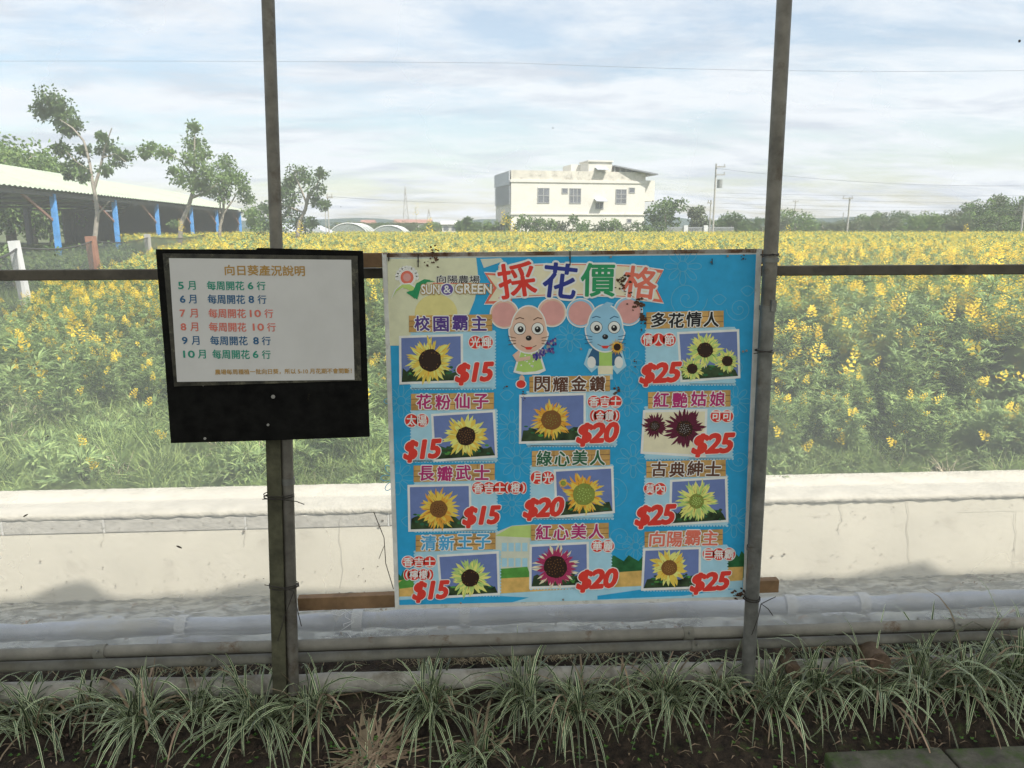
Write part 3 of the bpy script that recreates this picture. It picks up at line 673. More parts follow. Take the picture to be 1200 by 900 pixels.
pt['h'] = pole(1082, 247, 150, 1.2, 'small faint pole with crossbar among the skyline trees', ((.3, .8, .8),))
pt['i'] = pole(987, 250, 140, 1.2, 'faint short pole left of the lone utility pole', ())
def cable(a, b_, sag, label, r=.02, n=24):
    q = MB(); q.tube([a.lerp(b_, k / n) - Vector((0, 0, sag * 4 * (k / n) * (1 - k / n))) for k in range(n + 1)], r, 4); q.build('power_cable', cab_m, label=label, cat='cable', group='power cables')
cable(PD(-120, 72, 40), PD(610, 74, 40), -.05, 'high thin power cable crossing the upper left sky', .006)
cable(PD(610, 74, 40), PD(1330, 80, 40), .25, 'high thin power cable crossing the upper right sky', .006)
cable(pt['d'], PD(585, 238, 110), .2, 'power cable from the slim lamp pole toward the white house', .014)
cable(pt['a'] - Vector((0, 0, .5)), PD(1300, 215, 88), .9, 'upper power cable running right from the tallest pole', .014)
for k, (y0, y1, D) in enumerate(((226, 228, 90), (231, 237, 92), (238, 243, 92), (243, 246, 92))):
    cable(PD(838, y0, D), PD(1290, y1, D), .25, ['highest', 'second highest', 'third', 'lowest'][k] + ' of the bundle of cables low over the skyline at right', .011)
# lattice masts far away
for px, top, lab in ((476, 221, 'tall thin lattice mast on the horizon left of the white house'), (503, 246, 'small lattice mast on the horizon nearer the white house')):
    D = 230; p = PD(px, 267, D); z = CAMZ + (267 - top) / FPX * D; q = MB(); hw = 1.1
    for s_ in (-1, 1): q.tube([(p.x + s_ * hw, p.y, FZ), (p.x, p.y, z)], .09, 4)
    for k in range(9):
        t0, t1 = k / 9, (k + 1) / 9; s_ = 1 if k % 2 else -1; q.tube([(p.x + s_ * hw * (1 - t0), p.y, FZ + (z - FZ) * t0), (p.x - s_ * hw * (1 - t1), p.y, FZ + (z - FZ) * t1)], .06, 4)
    q.build('lattice_mast', pole_m, label=lab, cat='mast')
farw = M('far_white_wall', (.62, .6, .56), .9, .1, .5); farr = M('far_red_roof', (.35, .2, .16), .9, .1, .5)
for px0, px1, top, D, rm, lab in ((423, 437, 258, 200, farr, 'small pale house with reddish roof on the horizon, leftmost'), (462, 505, 257.5, 210, farr, 'long low pale building with reddish roof on the horizon'), (518, 537, 259, 160, farw, 'small white flat roofed building left of the white house')):
    a = PD(px0, 267, D); c = PD(px1, 267, D); h = CAMZ + (267 - top) / FPX * D - FZ; t = thing('far_building', lab, 'building', (a.x, a.y, FZ))
    q = MB(); q.bbox((a.x, a.y, FZ), (c.x, a.y + 7, FZ + h * .75)); q.build('wall', farw, t)
    q = MB(); q.add([(a.x - .3, a.y - .4, FZ + h * .752), (c.x + .3, a.y - .4, FZ + h * .752), (c.x + .3, a.y + 3.5, FZ + h), (a.x - .3, a.y + 3.5, FZ + h), (c.x + .3, a.y + 7.4, FZ + h * .752), (a.x - .3, a.y + 7.4, FZ + h * .752)], [(0, 1, 2, 3), (3, 2, 4, 5), (0, 3, 5), (1, 4, 2), (0, 5, 4, 1)]); q.build('roof', rm, t)
    n = max(2, int((px1 - px0) / 7))
    for k in range(n):
        x = a.x + (c.x - a.x) * (k + .5) / n; q = MB(); q.bbox((x - .5, a.y - .05, FZ + h * .35), (x + .5, a.y - .005, FZ + h * .6)); q.build('window', glass, t)
film = sheet('pale_film', (.42, .46, .43), .75, .3)
for px, rw, top, D, lab in ((408, 27, 262, 95, 'arched plastic tunnel house on the horizon, left one of two'), (455, 24, 264.5, 100, 'arched plastic tunnel house on the horizon, right one of two')):
    c = PD(px, 267, D); r = rw * D / FPX * .9; h = CAMZ + (267 - top) / FPX * D - FZ; t = thing('tunnel_house', lab, 'greenhouse', (c.x, c.y, FZ)); q = MB(); n = 14; vs = []
    for dy in (0, 9):
        for k in range(n + 1): a = math.pi * k / n; vs.append((c.x + r * math.cos(a), c.y + dy, FZ + h * math.sin(a)))
    q.add(vs, [(k, k + 1, n + 2 + k, n + 1 + k) for k in range(n)] + [tuple(range(n + 1))], 0); q.build('film_cover', film, t)
    for dy in (0, 3, 6, 9): q = MB(); q.tube([(c.x + r * 1.01 * math.cos(math.pi * k / n), c.y + dy - .02, FZ + h * 1.01 * math.sin(math.pi * k / n)) for k in range(n + 1)], .07, 5); q.build('hoop', fm, t)
# low white gabled sheds left of the tunnels
for px0, px1, top, lab in ((318, 343, 262, 'low white shed roof left of the airy tree'), (352, 385, 263, 'low white shed roof below the slim lamp pole')):
    D = 75; a = PD(px0, 267, D); c = PD(px1, 267, D); h = CAMZ + (267 - top) / FPX * D - FZ; t = thing('low_shed', lab, 'shed', (a.x, a.y, FZ)); xm = a.x + (c.x - a.x) * .3
    q = MB(); q.bbox((a.x, a.y, FZ), (c.x, a.y + 5, FZ + h * .55)); q.build('wall', farw, t)
    q = MB(); q.add([(a.x - .2, a.y - .3, FZ + h * .552), (xm, a.y - .3, FZ + h), (c.x + .3, a.y - .3, FZ + h * .5), (a.x - .2, a.y + 5, FZ + h * .552), (xm, a.y + 5, FZ + h), (c.x + .3, a.y + 5, FZ + h * .5)], [(0, 1, 4, 3), (1, 2, 5, 4), (0, 2, 1), (3, 4, 5)]); q.build('roof', louv, t)

# ------------------------------------------------------------------ the long open shed on the left
def SP(s, perp, z):     # s: distance along facing direction, perp: away behind the eave line
    lat = -17.9 - .1407 * s - perp
    return FW * s + RT * lat + Vector((0, 0, z))
o0 = SP(40.6, 0, FZ)
shed = thing('open_shed', 'long open shed with pale green sheet roof and blue columns at left', 'shed', o0)
EZ, RZ_, HALF = 3.5, 5.4, 7.0
roof_m = M('pale_green_sheet_roof', (.42, .47, .35), .6, .05, .3, stain=((.34, .38, .28), .5, .5, .7)); blue_m = M('blue_column_paint', (.09, .33, .74), .6, .15, 2, stain=((.25, .38, .55), 1.5, .6, .75))
dark_st = M('dark_shed_steel', (.12, .12, .13), .8, .1, 1); rust_st = M('rusty_brace', (.30, .16, .12), .8, .1, 1)
q = MB(); n = 560; s0, s1 = 20, 88.5
vs = []
for k in range(n + 1):
    s_ = s0 + (s1 - s0) * k / n; up = .05 if (k // 2) % 2 else 0
    vs += [SP(s_, -.4, EZ - .1 + up), SP(s_, HALF, RZ_ + up), SP(s_, 2 * HALF + .4, EZ - .1 + up)]
q.add(vs, [f for k in range(n) for f in ((3 * k, 3 * k + 1, 3 * k + 4, 3 * k + 3), (3 * k + 1, 3 * k + 2, 3 * k + 5, 3 * k + 4))]); q.build('roof', roof_m, shed)
q = MB(); q.add([SP(s1 - .1, 0, EZ), SP(s1 - .1, HALF, RZ_ - .05), SP(s1 - .1, 14, EZ)], [(0, 1, 2)]); q.build('gable_panel', dark_st, shed)
for s_ in (31.9, 40.6, 49.2, 57.6, 67, 76.2, 87):
    q = MB(); c = SP(s_, 0, 0); q.beam((c.x, c.y, FZ), (c.x, c.y, EZ - .25), .24, .24, up=(FW - RT * .14).normalized()); q.build('column', blue_m, shed)
    q = MB(); c = SP(s_, 14, 0); q.bbox((c.x - .19, c.y - .19, FZ), (c.x + .19, c.y + .19, EZ - .25)); q.build('rear_column', dark_st, shed)
    q = MB(); q.beam(SP(s_, 0, EZ - .35), SP(s_, HALF, RZ_ - .3), .15, .22); q.beam(SP(s_, HALF, RZ_ - .3), SP(s_, 14, EZ - .35), .15, .22); q.beam(SP(s_, 0, EZ - .45), SP(s_, 14, EZ - .45), .12, .15); q.build('roof_truss', dark_st, shed)
    q = MB(); q.beam(SP(s_, .1, 1.9), SP(s_ - 3.2, .1, EZ - .3), .1, .12); q.build('brace', rust_st, shed)
q = MB(); q.beam(SP(s0, 0, EZ - .28), SP(s1, 0, EZ - .28), .12, .2); q.build('eave_beam', dark_st, shed)
for k in range(7):
    a_, c_ = 74.5 + k * 1.9, 74.5 + (k + 1) * 1.9 - .04
    q = MB(); q.add([SP(a_, 14.2, FZ), SP(c_, 14.2, FZ), SP(c_, 14.2, EZ - .2), SP(a_, 14.2, EZ - .2), SP(a_, 14.3, FZ), SP(c_, 14.3, FZ), SP(c_, 14.3, EZ - .2), SP(a_, 14.3, EZ - .2)], [(0, 1, 2, 3), (7, 6, 5, 4), (0, 4, 5, 1), (1, 5, 6, 2), (2, 6, 7, 3), (3, 7, 4, 0)])
    q.build('rear_wall_panel', dark_st, shed)
q = MB(); q.add([SP(88, .3, FZ), SP(88, 14, FZ), SP(88, 14, EZ), SP(88, .3, EZ)], [(0, 1, 2, 3)]); q.build('end_wall', dark_st, shed)
# palm seen under the shed roof
random.seed(81)
c = PD(12, 267, 80); c.z = FZ; palm = thing('palm_tree', 'drooping palm seen through the open side of the shed', 'palm', c)
q = MB(); q.tube([c, c + Vector((0, 0, 3.4))], [.5, .38], 9); q.build('trunk', bark, palm)
q = MB()
for k in range(26):
    a = rnd(0, 6.28); L_ = rnd(2.8, 4.4); top = c + Vector((0, 0, 3.4)); pp = []
    for j in range(7): t_ = j / 6; pp.append(top + Vector((math.cos(a) * L_ * .7 * t_, math.sin(a) * L_ * .7 * t_, L_ * (.5 * t_ - 1.15 * t_ * t_))))
    for j in range(6):
        for s_ in (-1, 1):
            for m_ in range(3):
                p = pp[j].lerp(pp[j + 1], m_ / 3); d = Vector((-math.sin(a) * s_, math.cos(a) * s_, -.9)); leaf(q, p, d, Vector((0, 0, 1)), 1.0, .12)
q.build('fronds', M('palm_frond', (.26, .32, .15), .6, .2, 1, island=.3, trans=.2), palm)
# shrubs behind / in front of the shed
random.seed(90)
for i, (px, top, D, lab) in enumerate(((58, 246, 84, 'yellow green shrub seen behind the shed through its open bay'), (45, 290, 24, 'low green bush behind the net fence near the white post'), (140, 292, 26, 'low green bush behind the net fence near the brown post'), (80, 296, 22, 'rounded green bush in the middle of the net fence'), (8, 300, 18, 'green bush left of the white fence post'))):
    p = PD(px, 267, D); H = CAMZ - FZ + (267 - top) / FPX * D; round_tree('garden_shrub', lab, 'shrub', (p.x, p.y, FZ), max(.7, H), 2.6 if D < 40 else 5, tleaf2, .14 if D < 40 else .3, 900, trunk=False, seed=91 + i)
# net fence before the shed
netf = sheet('black_shade_net', (.10, .11, .10), .55, .2, nscale=4, nvar=.08)
fa = [(-40, 9.5), (18, 13), (107, 20), (173, 27), (240, 38)]
fp = [PD(px, 267, D) for px, D in fa]
fen = thing('net_fence', 'black shade net fence with odd posts running toward the shed', 'fence', (fp[1].x, fp[1].y, FZ))
q = MB(); FT = 1.22
for a, c in zip(fp[:-1], fp[1:]):
    n = 10
    for k in range(n):
        u, v = a.lerp(c, k / n), a.lerp(c, (k + 1) / n); z0, z1 = FT - .1 * math.sin(math.pi * k / n), FT - .1 * math.sin(math.pi * (k + 1) / n)
        q.add([(u.x, u.y, FZ), (v.x, v.y, FZ), (v.x, v.y, z1), (u.x, u.y, z0)], [(0, 1, 2, 3)])
q.build('net', netf, fen)
q = MB()
for a, c in zip(fp[:-1], fp[1:]): q.tube([Vector((a.lerp(c, k / 10).x, a.lerp(c, k / 10).y, FT - .1 * math.sin(math.pi * k / 10))) for k in range(11)], .018, 5)
q.build('top_cord', wire_m, fen)
for i, (c, w, m_, lean, lab) in enumerate(((fp[1], .13, fm, .10, 'white leaning post'), (fp[2], .2, M('red_brown_post', (.33, .15, .09), .8, .2, 4), .06, 'red brown post'), (fp[3], .16, pole_m, 0, 'pale grey post'))):
    q = MB(); q.beam((c.x + lean, c.y - .1, FZ), (c.x, c.y - .1, FT + .12), w, w, up=Vector((0, 1, 0))); q.build('post', m_, fen, label=lab)
# edging slab at left
p = PZ(8, 398, FZ); slab = MB(); slab.bbox((p.x - .8, p.y - .2, FZ - .02), (p.x + .25, p.y + .2, FZ + .09)); o = slab.build('edging_slab', block_m, label='flat weathered concrete slab at the left edge of the grass', cat='slab'); bevel(o, .01)

# ------------------------------------------------------------------ shelter over the viewer (casts the shade)
RZE = 2.6; SLOPE = -SUND.z / SUND.y; EY = WY - (RZE + .44) / SLOPE + .01
roofm = sheet('milky_roof_film', (.86, .87, .85), .985, .40, rough=.5, nvar=.01)
q = MB(); n = 360; x0, x1 = -12, 12; rowsY = [-9, -6, -3, -.5, 1.2, EY]
rowsZ = [RZE, 3.6, 4.2, 3.7, 3.1, RZE]
def hump_at(px): 
    wpt = P(px, 705 - px * .035, WY); dz = RZE - wpt.z; return wpt.x - SUND.x / SUND.z * -dz * -1 if False else wpt.x + (SUND.x / SUND.z) * dz
humps = [(hump_at(70), .16, .075), (hump_at(95), .10, .04), (hump_at(275), .13, .05), (hump_at(305), .09, .05), (hump_at(1078), .10, .06), (hump_at(1045), .17, .035), (hump_at(700), .14, .06)]  # unseen eave bulges, shaped to throw the humped shadows onto the wall foot
vs = []
for Yr, Zr in zip(rowsY, rowsZ):
    for k in range(n + 1):
        x = x0 + (x1 - x0) * k / n; y = Yr
        if Yr == EY:
            y += .008 * noise.noise(Vector((x * 4, 0, 0)))
            for hx, hw_, hh in humps: y += .55 * hh * math.exp(-((x - hx) / hw_) ** 2)
        vs.append((x, y, Zr))
q.add(vs, [(j * (n + 1) + k, j * (n + 1) + k + 1, (j + 1) * (n + 1) + k + 1, (j + 1) * (n + 1) + k) for j in range(len(rowsY) - 1) for k in range(n)], 0, True)
shelter = thing('shelter_roof', 'milky film roof of the growing shelter over the viewer', 'roof', (0, 0, RZE)); q.build('roof_film', roofm, shelter)

# ------------------------------------------------------------------ structure around the signs
PY = 2.40
def vtube(name, label, pts, r, m_, cat='post', parent=None, n=16):
    q = MB(); q.tube(pts, r, n); o = q.build(name, m_, parent)
    if parent is None: tagp(o, label, cat)
    return o
lp = thing('steel_post', 'upright grey steel pipe post behind the black notice board', 'post', P(343, 812, PY))
q = MB(); q.tube([P(312, -60, PY), P(324, 290, PY), P(336, 520, PY), P(344, 812, PY)], [.0185, .0190, .019, .019], 18); q.build('pipe', M('brownish_galvanised', (.18, .168, .145), .5, .25, 15, metal=.4, stain=((.09, .07, .05), 12, .55, .7)), lp)
q = MB(); a = P(337.5, 560, PY); q.tube([a, a + Vector((0, 0, -.02))], .0215, 18); q.build('joint_ring', galv, lp)
rp_ = thing('steel_post', 'upright grey steel pipe post at the right edge of the blue price board', 'post', P(876, 790, PY))
q = MB(); q.tube([P(922.5, -60, PY), P(899, 372, PY)], .0225, 18); q.build('upper_pipe', MATS['brownish_galvanised'], rp_)
q = MB(); q.tube([P(899.6, 358, PY), P(876, 800, PY)], .0235, 18); q.build('lower_pipe', galv, rp_)
for y_, w_ in ((302, .026), (358, .0265), (410, .0255), (640, .025)):
    a = P(920 - y_ * .0565, y_, PY); q = MB(); q.tube([a, a + Vector((.0, 0, -.014))], w_, 18); q.build('clamp_ring', galv, rp_)
q = MB(); a = P(905, 358, PY - .02); q.box(a, (.016, .03, .035)); q.build('clamp_plate', galv, rp_)
q = MB(); a, c = P(320.5, 470, PY), P(329.5, 816, PY); q.beam(a, c, .046, .044, up=Vector((0, 1, 0))); o = q.build('wooden_post', green_wood, label='dark mossy square timber post tied beside the left steel pipe', cat='post'); bevel(o, .003)

# square rail
q = MB(); a, c = P(-120, 323.3, 2.505), P(1320, 314.8, 2.505); q.beam(a, c, .03, .033); o = q.build('cross_rail', galv_dark, label='dark square steel rail running level behind both signs', cat='rail'); bevel(o, .003)
# brown battens
q = MB(); q.beam(P(425, 305, 2.465), P(905, 301, 2.465), .03, .045); o = q.build('timber_batten', brown_wood, label='brown timber batten behind the top edge of the blue price board', cat='batten', group='timber battens carrying the price board'); bevel(o)
q = MB(); q.beam(P(350, 706.5, 2.475), P(911, 685, 2.475), .03, .047); o = q.build('timber_batten', brown_wood, label='brown timber batten under the lower edge of the blue price board', cat='batten', group='timber battens carrying the price board'); bevel(o)

# lower pipes and beams
def rail(name, label, y0, y1, Y, r, m_, cat='pipe', flat=None, grp=None, wob=0):
    pts = []; n = 60
    for k in range(n + 1):
        px = -160 + 1520 * k / n; py = y0 + (y1 - y0) * px / 1200; p = P(px, py, Y); p.z += wob * noise.noise(Vector((p.x * 2.3, 0, r * 99))); p.y += wob * noise.noise(Vector((p.x * 2.3, 4, r * 99))); pts.append(p)
    q = MB(); q.tube(pts, r, 14); return q.build(name, m_, label=label, cat=cat, group=grp)
bp1 = rail('base_pipe', 'upper grey base pipe with rusty patches low behind the grass tufts', 767, 729.5, 2.445, .0195, pipe_grey, grp='base pipes low on the shelter side', wob=.004)
bp2 = rail('base_pipe', 'lower grey base pipe directly beneath the rusty patched one', 781, 743.5, 2.47, .019, M('dull_grey_pipe', (.17, .165, .14), .8, .2, 12, stain=((.12, .11, .08), 8, .5, .7)), grp='base pipes low on the shelter side', wob=.004)
q = MB(); n = 200
for k in range(n):                             # pale lying timber with a rough face
    pass
pts = []
for k in range(161):
    px = -160 + 1520 * k / 160; py = 812 - 36 * px / 1200; p = P(px, py, 2.47); p.z += .006 * noise.noise(Vector((p.x * 3, 0, 0))); pts.append(p)
q.tube(pts, [.034 + .005 * noise.noise(Vector((p.x * 6, 8, 0))) for p in pts], 14)
q.build('lying_timber', pale_beam, label='long pale weathered timber lying on the soil behind the grass tufts', cat='timber')
for o_, px, y0_, y1_, Y_ in ((bp1, 118, 767, 729.5, 2.445), (bp1, 806, 767, 729.5, 2.445), (bp2, 815, 781, 743.5, 2.47), (bp2, 250, 781, 743.5, 2.47), (bp1, 1120, 767, 729.5, 2.445)):
    a = P(px, y0_ + (y1_ - y0_) * px / 1200, Y_); q = MB(); q.tube([a - Vector((.018, 0, 0)), a + Vector((.018, 0, 0))], .0235, 16); q.tube([a + Vector((0, -.02, .012)), a + Vector((0, -.036, .018))], .005, 8); q.build('coupling', MATS['dull_grey_pipe'], o_)
# thin black line drawn between the base pipes
q = MB(); q.tube([P(-160 + 1520 * k / 30, 774.5 - 37.5 * (-160 + 1520 * k / 30) / 1200, 2.44) for k in range(31)], .003, 6); q.build('clamp_wire', wire_m, label='thin dark wire stretched between the two grey base pipes', cat='wire')
# rolled plastic film
filmroll = M('rolled_plastic_film', (.26, .28, .315), .35, .25, 4, spec=.6, coat=.25, bump=.25, bscale=14, stain=((.24, .23, .19), 3.2, .50, .60), dist=.02)
pts = []; rs = []
for k in range(241):
    px = -160 + 1520 * k / 240; py = 741 - 41 * px / 1200; p = P(px, py, 2.72); w = noise.noise(Vector((p.x * 4, 0, 2))); p.z += .006 * w - .002; p.y += .01 * noise.noise(Vector((p.x * 2, 7, 2))); pts.append(p); rs.append(.034 + .008 * noise.noise(Vector((p.x * 7, 3, 0))) + .004 * noise.noise(Vector((p.x * 22, 3, 0))))
q = MB(); q.tube(pts, rs, 16); roll = q.build('plastic_film_roll', filmroll, label='long roll of bluish clear plastic film along the foot of the net', cat='film roll')
for px in (215, 420, 545, 925, 1010):
    py = 741 - 41 * px / 1200; a = P(px, py, 2.72); d = RT; q = MB(); q.tube([a - d * .02, a + d * .02], .0415, 16, cap=False); q.build('tape_wrap', sheet('tape_%d' % px, (.6, .6, .58), .8, .3), roll)
# clear skirt film hung from the rail down to the ground, behind the pipes
skirt = sheet('dusty_skirt_film', (.60, .61, .60), .16, .5, nscale=9, nvar=.12, gloss=.6, rough=.3, streak=(1, 1, .5))
vs = []; nn = 260
for j, (dy, z) in enumerate(((2.575, .135), (2.585, .10), (2.60, .06), (2.62, .01), (2.64, -.02))):
    for k in range(nn + 1): x = -6 + 12 * k / nn; vs.append((x, dy + .008 * noise.noise(Vector((x * 9, z * 9, 0))), z + (.012 * noise.noise(Vector((x * 5, 2, 0))) if j == 0 else 0)))
q = MB(); q.add(vs, [(j * (nn + 1) + k, j * (nn + 1) + k + 1, (j + 1) * (nn + 1) + k + 1, (j + 1) * (nn + 1) + k) for j in range(4) for k in range(nn)], 0, True)
q.build('skirt_film', skirt, label='dusty clear plastic skirt behind the two grey base pipes', cat='plastic sheet')
# insect net over the whole side
netm = sheet('insect_net', (.92, .92, .92), .265, .5, rough=.9, nscale=1.2, nvar=.02, specks=11)
q = MB(); vs = []; nn = 60
for j in range(9):
    z = .1 + 3.0 * j / 8
    for k in range(nn + 1): x = -7 + 14 * k / nn; vs.append((x, 2.55 + .006 * noise.noise(Vector((x, z, 0))), z))
q.add(vs, [(j * (nn + 1) + k, j * (nn + 1) + k + 1, (j + 1) * (nn + 1) + k + 1, (j + 1) * (nn + 1) + k) for j in range(8) for k in range(nn)], 0, True)
q.build('insect_net', netm, label='fine whitish insect net stretched across the whole side of the shelter', cat='net')
# litter caught in the net
dk = M('dry_dark_bits', (.05, .04, .03), .9)
for px, py, s_, a_, lab in ((30, 604, .009, .5, 'dark dry seed pod caught in the net at far left'), (210, 641, .010, -.5, 'dark dead insect caught in the net below the notice board'), (648, 150, .0035, 0, 'tiny dark speck on the net high between the posts'), (309, 678, .003, 0, 'tiny dark speck on the net left of the timber post')):
    p = P(px, py, 2.545); d = Vector((math.cos(a_), 0, math.sin(a_))) ; q = MB(); q.tube([p - d * s_, p - d * s_ * .3, p + d * s_ * .4, p + d * s_], [s_ * .15, s_ * .32, s_ * .28, s_ * .1], 6); q.build('net_litter', dk, label=lab, cat='debris')

# wire ties
def coil(px, py, Y, rx, ry, turns, label, tails=()):
    c = P(px, py, Y); q = MB(); pts = []
    for k in range(turns * 14 + 1): a = 2 * math.pi * k / 14; pts.append(c + Vector((rx * math.cos(a), ry * math.sin(a), .004 * k / 14 + .003 * math.sin(a * .5))))
    q.tube(pts, .0016, 5)
    for (dx, dz, l) in tails:
        e_ = c + Vector((rx * .8, -ry, 0)); q.tube([e_, e_ + Vector((dx * .5, -.015, dz * .5 + .008)), e_ + Vector((dx, -.01, dz))], .0015, 5)
    q.build('wire_tie', wire_m, label=label, cat='wire', group='twisted wire ties')
coil(327, 583, PY, .048, .032, 3, 'upper twisted wire tie round the timber post and the left pipe', ((.05, -.01, 0), (-.08, .01, 0)))
coil(333, 688, PY, .048, .032, 3, 'lower twisted wire tie round the timber post and the left pipe', ((.02, -.12, 0), (-.06, -.17, 0), (-.09, .03, 0)))
coil(895, 412, PY, .027, .03, 2, 'wire tie holding the upper right edge of the price board', ((-.07, .0, 0),))
coil(881, 703, PY, .027, .03, 3, 'twisted wire tie at the foot of the price board on the right post', ((.045, .03, 0), (-.03, -.11, 0), (.04, -.04, 0)))
coil(902, 300, PY, .027, .03, 2, 'wire tie at the top right corner of the price board', ((-.06, .0, 0),))
# pale torn string tangles near the film roll
random.seed(33); strm = M('frayed_white_string', (.7, .7, .68), .8, .1, 9)
for px, py, lab in ((205, 722, 'frayed white string lying over the plastic roll at left'), (385, 715, 'frayed white string tangled by the lower batten')):
    q = MB()
    for s_ in range(4):
        c = P(px + rnd(-8, 8), py, 2.66); pts = [c]
        for k in range(9): c = c + Vector((rnd(-.035, .045), rnd(-.01, .01), rnd(-.022, .016))); pts.append(c)
        q.tube(pts, .0013, 4)
    q.build('loose_string', strm, label=lab, cat='string')
q = MB(); q.tube([P(438, 600, 2.535), P(450, 630, 2.535), P(452, 660, 2.535), P(461, 690, 2.535)], .0015, 5); q.tube([P(450, 640, 2.535), P(444, 655, 2.535)], .001, 4)
q.build('dry_twig', dk, label='thin dry twig caught on the net left of the price board', cat='twig')

# ------------------------------------------------------------------ text
bfont = None
TC = {}
def text_mesh(body, offset=0.0, shear=0.0, space=1.0):
    key = (body, offset, shear, space)
    if key in TC: return TC[key]
    cu = bpy.data.curves.new('t', 'FONT'); cu.body = body; cu.offset = offset; cu.shear = shear; cu.space_character = space; cu.resolution_u = 3; cu.size = 1
    o = bpy.data.objects.new('t', cu); C.objects.link(o); bpy.context.view_layer.update()
    dg = bpy.context.evaluated_depsgraph_get(); me = o.evaluated_get(dg).to_mesh()
    vs = [tuple(v.co) for v in me.vertices]; fs = [tuple(p.vertices) for p in me.polygons]
    o.evaluated_get(dg).to_mesh_clear(); C.objects.unlink(o); bpy.data.objects.remove(o); bpy.data.curves.remove(cu)
    TC[key] = (vs, fs); return TC[key]
class Flat:
    """draws flat print on the upright plane y=Y using points of the photograph"""
    def __init__(s, Y, parent): s.Y = Y; s.parent = parent
    def p(s, px, py, lay): 
        v = P(px, py, s.Y); v.y -= lay * .00035; return v
    def text(s, mb, body, a, b_, h, lay, mi=0, offset=0., shear=0., space=1.0, ref=None):
        """text spans a..b (pixel mid-line), h pixel height"""
        vs, fs = text_mesh(body, 0., shear, space)
        if not vs: return
        x0 = min(v[0] for v in vs); x1 = max(v[0] for v in vs); y0 = min(v[1] for v in vs); y1 = max(v[1] for v in vs)
        A = s.p(a[0], a[1], lay); B = s.p(b_[0], b_[1], lay); mid = (A + B) / 2; mpx = ((a[0] + b_[0]) / 2, (a[1] + b_[1]) / 2)
        T = s.p(mpx[0], mpx[1] - h / 2, lay); Bt = s.p(mpx[0], mpx[1] + h / 2, lay); hh = (T.z - Bt.z); u = (B - A); w = u.length; u.normalize(); up = Vector((-u.z, 0, u.x))
        kx, ky = w / (x1 - x0), hh / (y1 - y0); rr = offset * min(kx, ky)
        n = 0 if offset == 0 else (6 if offset < .04 else 12)
        for k in range(n + 1):
            o_ = Vector((0, 0, 0)) if k == n else (u * math.cos(6.2832 * k / n) + up * math.sin(6.2832 * k / n)) * rr; o_ = o_ + Vector((0, -k * .000018, 0))
            mb.add([mid + o_ + u * ((v[0] - (x0 + x1) / 2) * kx) + up * ((v[1] - (y0 + y1) / 2) * ky) for v in vs], fs, mi)
    def poly(s, mb, pts, lay, mi=0):
        mb.add([s.p(x, y, lay) for x, y in pts], [tuple(range(len(pts)))], mi)
    def disc(s, mb, cx_, cy_, rx, ry, lay, mi=0, n=28, a0=0):
        s.poly(mb, [(cx_ + rx * math.cos(a0 + 2 * math.pi * k / n), cy_ + ry * math.sin(a0 + 2 * math.pi * k / n)) for k in range(n)], lay, mi)
    def line(s, mb, pts, w, lay, mi=0):
        """open stroke of pixel width w"""
        L_, R_ = [], []
        for i, (x, y) in enumerate(pts):
            x2, y2 = pts[min(i + 1, len(pts) - 1)]; x1, y1 = pts[max(i - 1, 0)]; dx, dy = x2 - x1, y2 - y1; l = math.hypot(dx, dy) or 1
            nx_, ny_ = -dy / l * w / 2, dx / l * w / 2; L_.append((x + nx_, y + ny_)); R_.append((x - nx_, y - ny_))
        for i in range(len(pts) - 1): s.poly(mb, [L_[i], L_[i + 1], R_[i + 1], R_[i]], lay, mi)
    def build(s, mb, name, mats, parent=None, label=None):
        return mb.build(name, mats, parent or s.parent, label)
def ink(name, c, var=.05): return M('ink_' + name, c, .55, var, 25, spec=.3)
